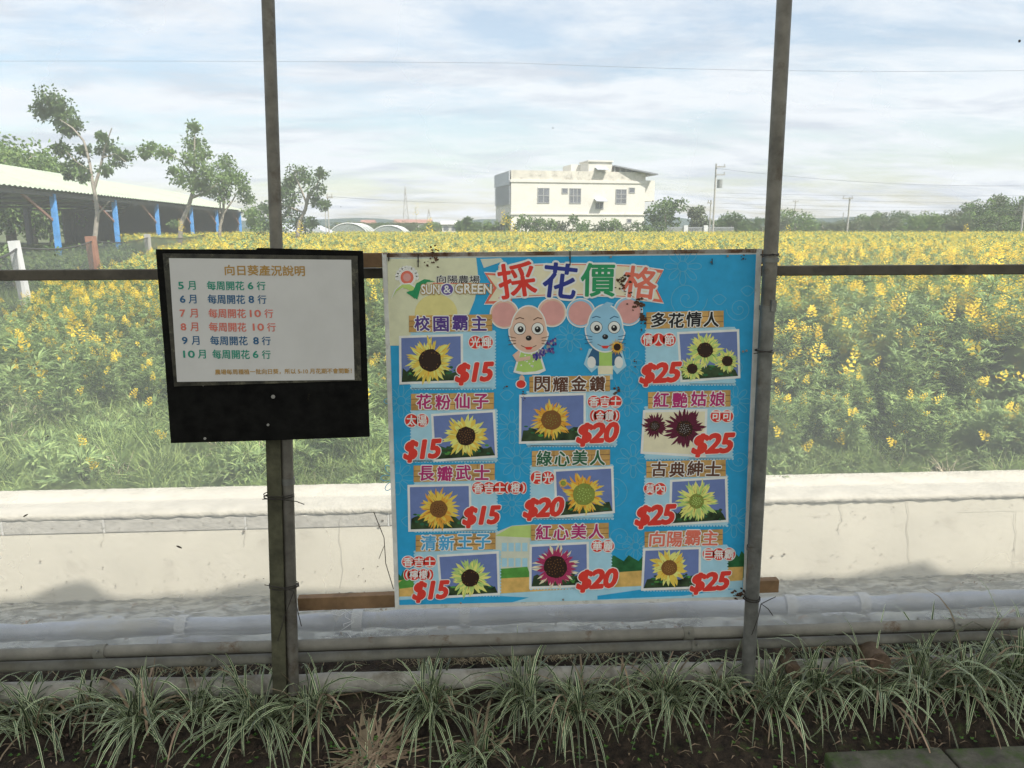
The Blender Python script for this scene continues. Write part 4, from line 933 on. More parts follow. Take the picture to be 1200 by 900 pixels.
I = dict(white=ink('white', (.80, .80, .76)), red=ink('red', (.72, .05, .035)), navy=ink('navy', (.03, .045, .26)), green=ink('green', (.03, .30, .12)), salmon=ink('salmon', (.75, .18, .12)),
         gold=ink('gold', (.42, .25, .07)), teal=ink('teal', (.03, .27, .19)), darkblue=ink('darkblue', (.035, .12, .24)), coral=ink('coral', (.62, .17, .13)), magenta=ink('magenta', (.45, .03, .16)), purple=ink('purple', (.10, .05, .25)),
         darkbrown=ink('darkbrown', (.12, .05, .03)), forest=ink('forest', (.03, .13, .06)), skyblue=ink('skyblue', (.08, .38, .66)), black=ink('black', (.02, .02, .022)), cream=ink('cream', (.80, .74, .52)), pink=ink('pink', (.72, .36, .33)),
         flesh=ink('flesh', (.74, .50, .38)), mouseblue=ink('mouseblue', (.30, .56, .74)), lime=ink('lime', (.42, .62, .16)), board=ink('board_blue', (.03, .36, .65), .06), pale=ink('pale_blue', (.40, .66, .78)), faint=ink('faint_blue', (.12, .42, .62)),
         photoblue=ink('photo_blue', (.16, .22, .46)), photogreen=ink('photo_green', (.04, .07, .03), .5), yell=ink('yellow', (.80, .60, .10)), lemon=ink('lemon', (.80, .78, .22)), orange=ink('orange', (.78, .38, .05)), palegreen=ink('palegreen', (.50, .66, .20)),
         plum=ink('plum', (.12, .015, .04)), rose=ink('rose', (.42, .04, .12)), dbrown=ink('discbrown', (.035, .018, .012)), mid=ink('discmid', (.22, .10, .03)), dgreen=ink('discgreen', (.24, .30, .06)), grey=ink('grey', (.35, .33, .33)),
         plank=M('printed_plank', (.60, .36, .12), .6, .22, 14, spec=.3), hillgreen=ink('hillgreen', (.10, .32, .06), .2), treegreen=ink('treegreen', (.03, .14, .05), .3), wheat=ink('wheat', (.72, .46, .14), .15), sun=ink('sun', (.76, .68, .28)), sunpale=ink('sunpale', (.72, .72, .50)), lav=ink('lavender', (.14, .10, .32)), house=ink('house_cream', (.66, .68, .55)))
IK = list(I.keys()); IM = [I[k] for k in IK]
def ii(k): return IK.index(k)
def compact(mb):
    used_ = sorted(set(mb.m)); mb.m = [used_.index(i) for i in mb.m]; return [IM[i] for i in used_]

# ------------------------------------------------------------------ black notice board
NY = 2.345
nb = thing('notice_board', 'black weathered notice board with a white printed sheet of monthly flowering rows', 'notice board', P(316, 518, NY))
def slab_px(corners, Y, th_, name, m_, parent, bev=0, label=None):
    f_ = [P(x, y, Y) for x, y in corners]; k_ = [v + Vector((0, th_, 0)) for v in f_]; n = len(f_)
    q = MB(); q.add(f_ + k_, [tuple(range(n)), tuple(reversed(range(n, 2 * n)))] + [(i, i + n, (i + 1) % n + n, (i + 1) % n) for i in range(n)]); q.f = [tuple(reversed(f)) for f in q.f]
    o = q.build(name, m_, parent, label)
    if bev: bevel(o, bev)
    return o
slab_px([(182, 292), (300, 292.5), (301, 290.5), (425, 294), (429, 400), (433, 512), (310, 516.5), (200, 519.5), (192, 410)], NY, .012, 'backing_board', black_ply, nb, .0015)
# raised frame of the clear sleeve
olive = M('dirty_sleeve_edge', (.035, .032, .022), .4, .6, 30, spec=.5, stain=((.16, .15, .10), 22, .55, .72))
fo = [(190.5, 297), (419, 300), (423.5, 446), (204, 453)]; fi = [(198.5, 303), (411, 305.5), (415, 444.5), (207.5, 447)]
q = MB()
for k in range(4):
    a, b2, c, d = fo[k], fo[(k + 1) % 4], fi[(k + 1) % 4], fi[k]
    f_ = [P(*a, NY - .0035), P(*b2, NY - .0035), P(*c, NY - .0035), P(*d, NY - .0035)]; bk_ = [v + Vector((0, .003, 0)) for v in f_]; q.add(f_ + bk_, [(3, 2, 1, 0), (4, 5, 6, 7), (0, 1, 5, 4), (2, 3, 7, 6)])
q.build('sleeve_frame', olive, nb)
paper_m = M('laminated_paper', (.60, .59, .575), .35, .04, 6, spec=.4, bump=.04, bscale=8)
paper = slab_px([(198, 302.5), (411.5, 304.5), (415.5, 445), (207.5, 447.5)], NY - .0045, .001, 'paper', paper_m, nb)
F = Flat(NY - .0049, paper)
def line_text(body, a, b_, h, col, off=.014, name='printed_line', **k):
    q = MB(); F.text(q, body, a, b_, h, 1, ii(col), off, **k); ms = compact(q); q.build(name, ms, paper)
line_text('向日葵產況說明', (263.5, 316.5), (357, 317.5), 12, 'gold', .022)
rows = [('5', '6', 6, 334.5, 'teal', 209, 311), ('6', '8', 6, 350.5, 'darkblue', 211, 312), ('7', '10', 7, 367, 'coral', 211, 320), ('8', '10', 8, 383, 'coral', 212, 323), ('9', '8', 9, 399, 'darkblue', 213.5, 317), ('10', '6', 10, 415, 'teal', 215, 317)]
for i, (mo, ro, _, y, col, xa, xb) in enumerate(rows):
    q = MB(); H_ = 10
    x_m = [220, 221, 222, 223, 229 - 5, 237][i]; x_m = [220, 221, 222.5, 223, 224.5, 232][i]
    F.text(q, mo, (xa, y), (xa + (6 if len(mo) == 1 else 13), y), 8, 1, ii(col), .03)
    F.text(q, '月', (x_m, y), (x_m + 9, y), H_, 1, ii(col), .016)
    k0 = [242.5, 243.5, 244.5, 245, 246.5, 249][i]
    F.text(q, '每周開花', (k0, y), (k0 + 43.5, y + .4), H_ + .5, 1, ii(col), .02)
    k1 = [290.5, 291.5, 293, 296.5, 297, 296.5][i]
    F.text(q, ro, (k1, y + .3), (k1 + (6 if len(ro) == 1 else 12.5), y + .3), 8, 1, ii(col), .03)
    k2 = xb - 10; F.text(q, '行', (k2, y + .4), (k2 + 10, y + .4), H_, 1, ii(col), .016)
    ms = compact(q); q.build('printed_line', ms, paper)
line_text('農場每周種植一批向日葵，所以 5-10 月花期不會間斷！', (252, 436), (412, 434.5), 6.2, 'gold', .02)
for px, py in ((320, 465, ), (314, 498), (240, 514), (238, 451)): 
    q = MB(); a = P(px, py, NY - .002); q.tube([a, a + Vector((0, .003, 0))], .004 if py != 465 else .006, 10); q.build('nail_head', M('nail', (.28, .27, .25), .6), nb)

# ------------------------------------------------------------------ blue price board
BY = 2.437
pb = thing('price_board', 'large blue printed price board for picking sunflowers between the two posts', 'sign board', P(663, 714, BY))
Bc = [(447.5, 297), (893, 291.5), (876.5, 702.5), (463.5, 714)]
slab_px(Bc, BY, .012, 'panel', M('pale_board_core', (.62, .62, .58), .6, .1, 20, stain=((.3, .27, .2), 20, .55, .75)), pb)
F = Flat(BY, pb)
def lerp2(a, b_, t): return (a[0] + (b_[0] - a[0]) * t, a[1] + (b_[1] - a[1]) * t)
bl = [(454, 303), (886, 298), (870, 699), (468, 709)]
q = MB(); F.poly(q, bl, 1, ii('board'))
ms = compact(q); F.build(q, 'blue_print', ms)
# white frame strips along the right and left
for nm, a, b2, w in (('edge_strip', (889.5, 292), (873.3, 702), 6), ('edge_strip', (450.6, 298), (465.6, 713), 5)):
    q = MB(); F.line(q, [lerp2(a, b2, t / 8) for t in range(9)], w, 5, 0); q.m = [0] * len(q.f); o = q.build(nm, M('white_plastic_edge', (.66, .66, .62), .5, .15, 15, stain=((.3, .26, .2), 20, .6, .75)), pb); so = o.modifiers.new('solid', 'SOLIDIFY'); so.thickness = .003; so.offset = 0
q = MB(); F.line(q, [(449 + 441 * t / 30, 299.2 - 5.4 * t / 30) for t in range(31)], 4.5, 4, 0); q.m = [0] * len(q.f); q.build('edge_strip', M('rusty_top_edge', (.34, .32, .29), .6, .2, 18, stain=((.10, .05, .025), 9, .44, .56)), pb, label='rust stained top edge strip')
# background motifs ------------------------------------------------
q = MB()
F.poly(q, [(454, 303.2), (558, 302), (561, 330), (556, 352), (548, 372), (560, 368), (560, 405), (456, 405), (456, 392)], 2, ii('sunpale'))
F.disc(q, 500, 371, 36, 24, 3, ii('sunpale'), 30); F.disc(q, 511, 367, 25, 22, 3.5, ii('sun'), 30)
random.seed(44)
def outline_flower(cx_, cy_, r, n=8, w=.8):
    F.line(q, [(cx_ + r * .28 * math.cos(a), cy_ + r * .28 * math.sin(a)) for a in [2 * math.pi * k / 16 for k in range(17)]], w, 2, ii('faint'))
    for k in range(n):
        a = 2 * math.pi * k / n; pts = []
        for t in range(9):
            u = t / 8; rr = r * (.3 + .7 * math.sin(math.pi * u) ** .6); da = (u - .5) * 2 * math.pi / n * .85; pts.append((cx_ + rr * math.cos(a + da), cy_ + rr * math.sin(a + da)))
        F.line(q, pts, w, 2, ii('faint'))
def spiral(cx_, cy_, r, turns=2.2, w=.8, s_=1):
    F.line(q, [(cx_ + s_ * r * (1 - t / 40) * math.cos(turns * 6.28 * t / 40), cy_ + r * (1 - t / 40) * math.sin(turns * 6.28 * t / 40)) for t in range(40)], w, 2, ii('faint'))
for c in ((800, 302 + 10, 22), (470, 470, 20), (668, 395, 17), (600, 500, 20), (606, 540, 22), (735, 470, 18), (742, 540, 20), (466, 560, 20), (860, 610, 20), (745, 640, 16), (600, 590, 15), (862, 470, 18), (735, 425, 18)): outline_flower(*c)
for c in ((805, 350, 24), (866, 362, 15), (736, 445, 16), (600, 432, 14), (718, 575, 22), (727, 630, 16), (866, 540, 14), (478, 520, 14), (625, 392, 12), (862, 430, 10), (560, 455, 9)): spiral(*c, s_=random.choice((-1, 1)))
for x0_, y0_ in ((835, 350), (868, 340), (640, 470), (735, 510), (586, 462), (862, 500), (470, 610)):
    F.line(q, [(x0_ + 16 * t / 10, y0_ + 7 * math.sin(math.pi * t / 10)) for t in range(11)], .8, 2, ii('faint')); F.line(q, [(x0_ + 16 * t / 10, y0_ - 5 * math.sin(math.pi * t / 10)) for t in range(11)], .8, 2, ii('faint'))
# landscape along the bottom
F.poly(q, [(578, 625), (600, 616), (626, 614), (645, 622), (645, 690), (578, 690)], 2, ii('house')); F.poly(q, [(580, 628), (600, 616.5), (628, 615), (622, 630)], 2.5, ii('palegreen'))
for k in range(4):
    for j in range(2): F.poly(q, [(588 + k * 8, 636 + j * 18), (594 + k * 8, 636 + j * 18), (594 + k * 8, 646 + j * 18), (588 + k * 8, 646 + j * 18)], 2.5, ii('pale'))
for (a0, a1, yb) in ((690, 760, 670), (835, 872, 665), (467, 500, 688)):
    pts = [(a0, yb + 12)] + [(a0 + (a1 - a0) * t / 12, yb - 16 + 4 * math.sin(t * 2.1)) for t in range(13)] + [(a1, yb + 12)]
    F.poly(q, pts, 2.2, ii('treegreen'))
F.poly(q, [(467, 680), (520, 676), (640, 676), (760, 668), (871, 664), (870, 684), (700, 690), (560, 700), (468, 702)], 2.8, ii('wheat'))
F.poly(q, [(467, 683), (486, 668), (500, 672), (512, 684), (468, 690)], 3, ii('hillgreen')); F.poly(q, [(578, 667), (618, 664), (622, 676), (580, 678)], 3, ii('hillgreen'))
F.poly(q, [(468, 699), (560, 697), (640, 692), (760, 686), (870, 680), (870, 699), (660, 704.2), (468, 709)], 3.2, ii('pale')); F.poly(q, [(468, 703), (560, 697), (620, 700), (600, 705.6), (468, 708.8)], 3.6, ii('board')); F.poly(q, [(700, 698), (780, 686.5), (860, 690), (800, 698), (700, 702.5)], 3.6, ii('board'))
ms = compact(q); F.build(q, 'background_print', ms)
# logo ---------------------------------------------------------------
q = MB()
def swoosh(pts, lay, c): F.poly(q, pts, lay, ii(c))
for k in range(11):
    a = math.pi * (1.0 + k / 10 * 1.05) - .1; F.disc(q, 477 + 11.5 * math.cos(a), 325 + 11.5 * math.sin(a), 2.6, 2.6, 4, ii('white'), 8)
F.disc(q, 477, 325, 10.2, 10.2, 4.4, ii('white')); F.disc(q, 477, 325, 7.6, 7.8, 5, ii('salmon')); F.disc(q, 477, 325, 4.6, 4.8, 5.5, ii('pink'))
F.poly(q, [(458, 351), (462, 340), (470, 332.5), (480, 331.5), (489, 336), (490, 343), (487, 350), (482, 342), (475, 337), (466, 340)], 5.6, ii('white'))
F.poly(q, [(459.5, 349), (464, 339.5), (471, 333.5), (480, 333), (487, 337.5), (484, 344), (478, 339), (472, 337), (465, 341)], 6, ii('palegreen'))
F.poly(q, [(476, 343), (489, 351), (493, 337), (504, 328), (512, 329), (497, 327), (488, 332), (484, 341)], 6.4, ii('green'))
F.poly(q, [(476.5, 342), (486, 350), (489, 345), (493, 336), (500, 330.5), (510, 329.8), (499, 327.5), (489, 331.5), (484.5, 340)], 6.8, ii('green'))
F.text(q, '向陽農場', (512, 327), (562, 327.5), 9, 5, ii('white'), .07); F.text(q, '向陽農場', (512, 327), (562, 327.5), 9, 6, ii('black'), .012)
F.line(q, [(507, 331.8), (573, 332.4)], 1, 6, ii('salmon'))
F.text(q, 'SUN', (494, 339), (515, 339), 11, 6.9, ii('gold'), .10); F.text(q, 'SUN', (494, 339), (515, 339), 11, 7.4, ii('white'), .03)
F.disc(q, 524, 339, 8.2, 7.6, 7, ii('white')); F.disc(q, 524, 339, 7, 6.5, 7.4, ii('lav')); F.text(q, '&', (520, 339), (528, 339), 9, 8, ii('white'), .01)
F.text(q, 'GREEN', (533.5, 338), (576, 338.5), 11, 6.9, ii('gold'), .09); F.text(q, 'GREEN', (533.5, 338), (576, 338.5), 11, 7.4, ii('white'), .03)
ms = compact(q); F.build(q, 'farm_logo', ms)
# title ribbon ---------------------------------------------------------
q = MB()
def both(poly_, lay, c_out, c_in, sh=.93):
    cx_ = sum(p[0] for p in poly_) / len(poly_); cy_ = sum(p[1] for p in poly_) / len(poly_)
    F.poly(q, poly_, lay, ii(c_out)); F.poly(q, [(cx_ + (x - cx_) * sh, cy_ + (y - cy_) * sh) for x, y in poly_], lay + .5, ii(c_in))
both([(567, 318.5), (598, 320), (600, 357), (567, 357), (578, 337)], 4, 'white', 'salmon', .94); both([(569.5, 320.5), (598, 322), (600, 354.5), (571, 354.5), (582, 337.5)], 4.6, 'salmon', 'cream', .90)
both([(778, 315.5), (752, 312), (748, 352), (778, 356), (768, 335)], 4, 'white', 'salmon', .94); both([(775.5, 318), (752, 314), (750, 350), (774, 353), (766, 335)], 4.6, 'salmon', 'cream', .88)
rib = [(584 + (757 - 584) * t / 16, 311 - 3.0 * math.sin(math.pi * t / 16)) for t in range(17)]; rib2 = [(x, y + 40 - 1 * math.sin(math.pi * i / 16)) for i, (x, y) in enumerate(rib)]
F.poly(q, rib + rib2[::-1], 6, ii('white')); rin = [(x, y + 1.4) for x, y in rib[0:]]; rin2 = [(x, y - 1.4) for x, y in rib2]; F.poly(q, rin + rin2[::-1], 6.4, ii('salmon')); rin = [(x, y + 2.4) for x, y in rib]; rin2 = [(x, y - 2.4) for x, y in rib2]; F.poly(q, rin + rin2[::-1], 6.8, ii('cream'))
F.poly(q, [(563, 303.5), (587, 302.5), (590, 306), (567, 314)], 3, ii('house'))
ms = compact(q); F.build(q, 'title_ribbon', ms)
for ch, a, b2, h, col in (('採', (584.5, 331), (627, 325), 40, 'red'), ('花', (637, 327), (675, 331), 40, 'navy'), ('價', (681, 328), (720, 328), 38, 'green'), ('格', (731, 329), (769, 333), 36, 'salmon')):
    q = MB(); F.text(q, ch, a, b2, h, 9, ii('white'), .075); F.text(q, ch, a, b2, h, 10, ii(col), .022); ms = compact(q); F.build(q, 'title_character', ms)
# cartoon mice --------------------------------------------------------
def ell(cx_, cy_, rx, ry, c, lay): F.disc(q, cx_, cy_, rx, ry, lay, ii(c), 30)
def mouse(cx_, cy_, body, ear_c, girl):
    global q
    q = MB(); e = 26 if girl else 26
    for s_, ex, ey in ((-1, cx_ - 28.5, cy_ - 18), (1, cx_ + 27, cy_ - 20)):
        ell(ex, ey, 17.3, 17.3, 'white', 7); ell(ex, ey, 16, 16, body, 7.4); ell(ex + .5 * s_, ey + .5, 14, 14.2, ear_c, 7.8)
    head = [(cx_ + (23.5 * math.cos(a)) * (1 - .16 * math.sin(a) * -1 if math.sin(a) < 0 else 1), cy_ + 27.5 * math.sin(a)) for a in [2 * math.pi * k / 36 for k in range(36)]]
    hd = []
    for k in range(36):
        a = 2 * math.pi * k / 36; rx = 22.5 if math.sin(a) > 0 else 20; hd.append((cx_ + rx * math.cos(a), cy_ + 27 * math.sin(a)))
    F.poly(q, [(cx_ + (x - cx_) * 1.07, cy_ + (y - cy_) * 1.06) for x, y in hd], 8.4, ii('white'))
    # body under the head
    top, bot = cy_ + 22, cy_ + 62
    if girl:
        F.poly(q, [(cx_ - 10, top), (cx_ + 12, top), (cx_ + 20, bot - 14), (cx_ + 12, bot - 10), (cx_ - 8, bot - 9), (cx_ - 18, bot - 12)], 7, ii('white')); F.poly(q, [(cx_ - 8, top), (cx_ + 10, top), (cx_ + 17, bot - 16), (cx_ + 8, bot - 13), (cx_ - 6, bot - 12), (cx_ - 15, bot - 14)], 7.5, ii('lime'))
        for k in range(16): ell(cx_ + rnd(-9, 10), rnd(top + 4, bot - 17), .9, .9, 'white', 8)
        F.poly(q, [(cx_ - 10, top + 1), (cx_ - 19, top + 8), (cx_ - 14, top + 16), (cx_ + 2, top + 13), (cx_ + 2, top + 9), (cx_ - 11, top + 11)], 8, ii('flesh'))
        ell(cx_ - 8, bot - 4, 3.2, 4.5, 'flesh', 6.5); ell(cx_ + 6, bot - 4, 3.2, 4.5, 'flesh', 6.5); ell(cx_ - 9, bot + 2, 6.5, 5.5, 'white', 6.4); ell(cx_ - 9, bot + 2, 5.4, 4.6, 'red', 6.8)
        for k in range(60):
            u = rnd(0, 1); ell(cx_ + 6 + 24 * u + rnd(-3, 3), top + 11 - 15 * u + rnd(-5.5, 5.5) * (.4 + u), 1.4, 1.7, random.choice(('lav', 'navy', 'grey', 'purple')), 10 + rnd(0, .9))
    else:
        F.poly(q, [(cx_ - 19, top + 2), (cx_ + 19, top + 2), (cx_ + 25, top + 22), (cx_ + 14, top + 32), (cx_ + 8, top + 24), (cx_ + 9, bot - 2), (cx_ - 8, bot - 2), (cx_ - 9, top + 24), (cx_ - 16, top + 30), (cx_ - 25, top + 20)], 7, ii('pale'))
        F.poly(q, [(cx_ - 14, top), (cx_ + 14, top), (cx_ + 20, top + 12), (cx_ + 10, top + 22), (cx_ - 10, top + 22), (cx_ - 20, top + 12)], 7.3, ii('darkblue'))
        F.poly(q, [(cx_ - 7, top), (cx_ + 8, top), (cx_ + 8, bot - 18), (cx_ - 7, bot - 18)], 7.6, ii('lime')); F.poly(q, [(cx_ - 8, bot - 18), (cx_ + 9, bot - 18), (cx_ + 9, bot - 8), (cx_ - 8, bot - 8)], 7.8, ii('cream'))
        ell(cx_ - 16, top + 18, 5, 7, 'white', 8); ell(cx_ + 16, top + 18, 5, 7, 'white', 8)
        fx, fy = cx_ + 14, cy_ + 22
        for k in range(14): a = 2 * math.pi * k / 14; F.poly(q, [(fx + 3 * math.cos(a - .3), fy + 3 * math.sin(a - .3)), (fx + 10.5 * math.cos(a), fy + 10.5 * math.sin(a)), (fx + 3 * math.cos(a + .3), fy + 3 * math.sin(a + .3))], 11, ii('yell' if k % 2 else 'orange'))
        for k in range(14): a = 2 * math.pi * (k + .5) / 14; F.poly(q, [(fx + 3 * math.cos(a - .3), fy + 3 * math.sin(a - .3)), (fx + 9 * math.cos(a), fy + 9 * math.sin(a)), (fx + 3 * math.cos(a + .3), fy + 3 * math.sin(a + .3))], 11.3, ii('orange'))
        ell(fx, fy, 4.2, 4.2, 'dbrown', 11.8)
    F.poly(q, hd, 8.9, ii(body))
    for s_ in (-1, 1):
        ex, ey = cx_ + s_ * 10.5, cy_ - 1; ell(ex, ey, 7.3, 7.3, 'black' if not girl else 'darkbrown', 9.3); ell(ex, ey, 6.7, 6.7, 'white', 9.6); ell(ex + (1 if s_ < 0 else 0), ey + .8, 3.5, 3.6, 'black', 9.9); ell(ex + 1 - (0 if s_ < 0 else 1.5), ey - .6, 1, 1, 'white', 10.2)
        F.line(q, [(ex - 5, ey - 11 + (s_ > 0)), (ex, ey - 13), (ex + 5, ey - 11.5)], 1.1, 9.6, ii('darkbrown' if girl else 'darkblue'))
        for k in range(3): F.line(q, [(cx_ + s_ * 15, cy_ + 10 + 3 * k), (cx_ + s_ * 24, cy_ + 8 + 5 * k)], .7, 12.3, ii('darkbrown' if girl else 'darkblue'))
    ell(cx_, cy_ + 10, 3.5, 3, 'black', 9.6); ell(cx_ - .8, cy_ + 9, 1, .8, 'grey', 9.9)
    F.line(q, [(cx_ - 9 + 18 * t / 8, cy_ + 18.5 + 3.2 * math.sin(math.pi * t / 8)) for t in range(9)], .8, 9.7, ii('darkbrown')); F.poly(q, [(cx_ - 5, cy_ + 20.4), (cx_ + 5, cy_ + 20.4), (cx_ + 2.5, cy_ + 23.6), (cx_ - 2.5, cy_ + 23.6)], 9.8, ii('red'))
    if not girl: F.poly(q, [(cx_ - 5, cy_ - 26), (cx_ + 2, cy_ - 31), (cx_ + 10, cy_ - 29), (cx_ + 5, cy_ - 25)], 8.6, ii('mouseblue'))
    ms = compact(q); return F.build(q, 'cartoon_mouse', ms, label='pink cartoon mouse in a green dotted dress holding lavender' if girl else 'blue cartoon mouse holding a sunflower')
random.seed(3)
mouse(619.5, 386, 'flesh', 'pink', True); mouse(709, 384.5, 'mouseblue', 'pink', False)

# price cards -----------------------------------------------------------
def flower(q, cx_, cy_, r, kind, lay, sq=1.0):
    K = dict(yellow=('yell', 'lemon', 'dbrown', 'dbrown', 26, .46), bright=('lemon', 'yell', 'dbrown', 'mid', 22, .42), orange=('orange', 'yell', 'mid', 'dbrown', 26, .40), gold=('orange', 'yell', 'mid', 'dgreen', 28, .5), greenheart=('yell', 'orange', 'dgreen', 'palegreen', 26, .50),
             red=('rose', 'cream', 'dbrown', 'mid', 26, .5), pale=('lemon', 'palegreen', 'dbrown', 'dbrown', 22, .42), plum=('plum', 'plum', 'dbrown', 'grey', 24, .38), lime=('palegreen', 'lemon', 'dgreen', 'palegreen', 26, .34), star=('lemon', 'yell', 'mid', 'gold', 17, .40))[kind]
    c0, c1, d0, d1, n, dr = K
    base = {'lemon': 'gold', 'yell': 'orange', 'orange': 'mid', 'palegreen': 'hillgreen', 'plum': 'dbrown', 'rose': 'plum', 'cream': 'rose'}
    n2 = int(n * 1.15)
    for ring in range(3):
        for k in range(n2):
            a = 2 * math.pi * (k + ring * .37) / n2 + rnd(-.09, .09); L_ = r * (1.02 - .12 * ring) * rnd(.78, 1.08); w = 2 * math.pi * r / n2 * rnd(.24, .36); s0_ = r * dr * .7; be = rnd(-.22, .22)
            col = c1 if (kind == 'red' and ring == 0) or (kind != 'red' and rnd(0, 1) < .5) else c0
            def q2(u, v): aa = a + be * (u / L_) ** 2; return (cx_ + math.cos(aa) * u - math.sin(aa) * v, cy_ + (math.sin(aa) * u + math.cos(aa) * v) * sq)
            ly = lay + ring * .36 + rnd(0, .2)
            F.poly(q, [q2(u, v) for u, v in [(s0_, -w * .5), (L_ * .55, -w), (L_ * .82, -w * .75), (L_, 0), (L_ * .82, w * .75), (L_ * .55, w), (s0_, w * .5)]], ly, ii(col))
            F.poly(q, [q2(u, v) for u, v in [(s0_, -w * .45), (L_ * .66, -w * .2), (L_ * .80, 0), (L_ * .66, w * .1), (s0_, w * .45)]], ly + .12, ii(base.get(col, col)) if rnd(0, 1) < .6 else ii(col))
    if kind == 'red':
        for k in range(n):
            a = 2 * math.pi * k / n; F.poly(q, [(cx_ + .5 * r * math.cos(a - .1), cy_ + .5 * r * math.sin(a - .1)), (cx_ + .86 * r * math.cos(a), cy_ + .86 * r * math.sin(a)), (cx_ + .5 * r * math.cos(a + .1), cy_ + .5 * r * math.sin(a + .1))], lay + 1.1, ii('rose'))
    m_ = 24; F.poly(q, [(cx_ + r * dr * (1 + rnd(-.05, .05)) * math.cos(2 * math.pi * k / m_), cy_ + r * dr * (1 + rnd(-.05, .05)) * math.sin(2 * math.pi * k / m_) * sq) for k in range(m_)], lay + 1.4, ii(d0))
    for k in range(46):
        rr = r * dr * math.sqrt(k / 46) * .95; a = k * 2.4; F.disc(q, cx_ + rr * math.cos(a), cy_ + rr * math.sin(a) * sq, r * .025, r * .025, lay + 1.7 + (k % 3) * .03, ii(d1 if k < 23 else ('mid' if k % 2 else d0)), 5)
def card(title, tcol, badge, price, name_box, photo, kind, badge_pos, price_pos, cardbox, fl):
    # pale scalloped card behind
    x0_, y0_, x1_, y1_ = cardbox; q = MB(); F.poly(q, [(x0_, y0_), (x1_, y0_ - 1), (x1_, y1_ - 1), (x0_, y1_)], 4, ii('pale'))
    k = x0_
    while k < x1_ - 1: F.disc(q, k + 1.5, y1_ - .5, 1.5, 1.6, 4, ii('pale'), 6); k += 3.6
    k = y0_
    while k < y1_ - 1: F.disc(q, x0_, k + 1.5, 1.5, 1.5, 4.1, ii('pale'), 6); F.disc(q, x1_, k + 1.5, 1.5, 1.5, 4.1, ii('pale'), 6); k += 3.6
    ms = compact(q); F.build(q, 'card_ground', ms)
    # plank name strip
    a, b2, h = name_box; n = 5; q = MB(); j = random.random() * 3
    for r_ in range(3):
        cuts = sorted([0, 1] + [rnd(.15, .85) for _ in range(2)])
        for c0, c1 in zip(cuts[:-1], cuts[1:]):
            A, B_ = lerp2(a, b2, c0), lerp2(a, b2, c1); yy0 = -h / 2 + r_ * h / 3; F.poly(q, [(A[0] + .25, A[1] + yy0 + .3), (B_[0] - .25, B_[1] + yy0 + .3), (B_[0] - .25, B_[1] + yy0 + h / 3 - .3), (A[0] + .25, A[1] + yy0 + h / 3 - .3)], 7.4 + rnd(0, .3), ii('plank'))
    F.poly(q, [(a[0] + .5, a[1] - h / 2 + .5), (b2[0] - .5, b2[1] - h / 2 + .5), (b2[0] - .5, b2[1] + h / 2 - .5), (a[0] + .5, a[1] + h / 2 - .5)], 7, ii('darkbrown'))
    ms = compact(q); strip = F.build(q, 'name_strip', ms)
    q = MB(); n = len(title); w = (b2[0] - a[0]) - 9; cw = w / n
    for i, ch in enumerate(title):
        c = lerp2((a[0] + 4.5, a[1]), (b2[0] - 4.5, b2[1]), (i + .5) / n); s2 = 8.6; dy = (-.5, .6, -.3, .4)[i % 4]
        F.text(q, ch, (c[0] - s2, c[1] + dy), (c[0] + s2, c[1] + dy), 17, 9, ii('white'), .085); F.text(q, ch, (c[0] - s2, c[1] + dy), (c[0] + s2, c[1] + dy), 17, 10, ii(tcol), .028)
    ms = compact(q); F.build(q, 'name_lettering', ms, strip)
    # photo
    q = MB(); F.poly(q, photo, 5, ii('white')); cx_ = sum(p[0] for p in photo) / 4; cy_ = sum(p[1] for p in photo) / 4; wv = photo[1][0] - photo[0][0]; hv_ = photo[3][1] - photo[0][1]
    inn = [(cx_ + (x - cx_) * (1 - 5.5 / wv), cy_ + (y - cy_) * (1 - 5.5 / hv_)) for x, y in photo]; F.poly(q, inn, 5.4, ii('photoblue' if kind != 'plum' else 'cream'))
    xa, xb = inn[0][0] + 1, inn[1][0] - 1; yb = max(inn[2][1], inn[3][1]) - 1.5
    if kind != 'plum':
        pts = [(inn[3][0] + .1, inn[3][1] - .1)] + [(xa + .8 + (xb - xa - 1.6) * t / 14, yb - hv_ * .22 + rnd(-3, 3)) for t in range(15)] + [(inn[2][0] - .1, inn[2][1] - .1)]; F.poly(q, pts, 5.8, ii('photogreen'))
        for k in range(22): x = rnd(xa + 4, xb - 4); F.disc(q, x, yb - rnd(3, hv_ * .3), rnd(1.5, 3.5), rnd(.8, 1.8), 6 + k * .01, ii(random.choice(('forest', 'photogreen', 'hillgreen', 'treegreen'))), 7, rnd(0, 3))
    ms = compact(q); ph = F.build(q, 'flower_photo', ms)
    for (fx, fy, fr, kd) in fl:
        q = MB(); flower(q, fx, fy, fr, kd, 6.3, .98); ms = compact(q); F.build(q, 'printed_sunflower', ms, ph)
    # badge
    for (txt, cx_, cy_, w, h_) in badge_pos:
        q = MB(); n = len(txt); nch = sum(1 if ord(c) > 255 else .45 for c in txt); r = h_ / 2
        pos = []; x = cx_ - w / 2
        for c in txt: cw = w / nch * (1 if ord(c) > 255 else .45); pos.append(x + cw / 2); x += cw
        for i, c in enumerate(txt):
            if ord(c) > 255: F.disc(q, pos[i], cy_, max(r, w / nch * .56) + 1.0, r + 1.0, 8, ii('white'), 20); F.disc(q, pos[i], cy_, max(r, w / nch * .56), r, 8.6, ii('red'), 20)
            else: F.disc(q, pos[i], cy_, 4.4, r * .95 + .8, 8, ii('white'), 14); F.disc(q, pos[i], cy_, 3.8, r * .95, 8.6, ii('red'), 14)
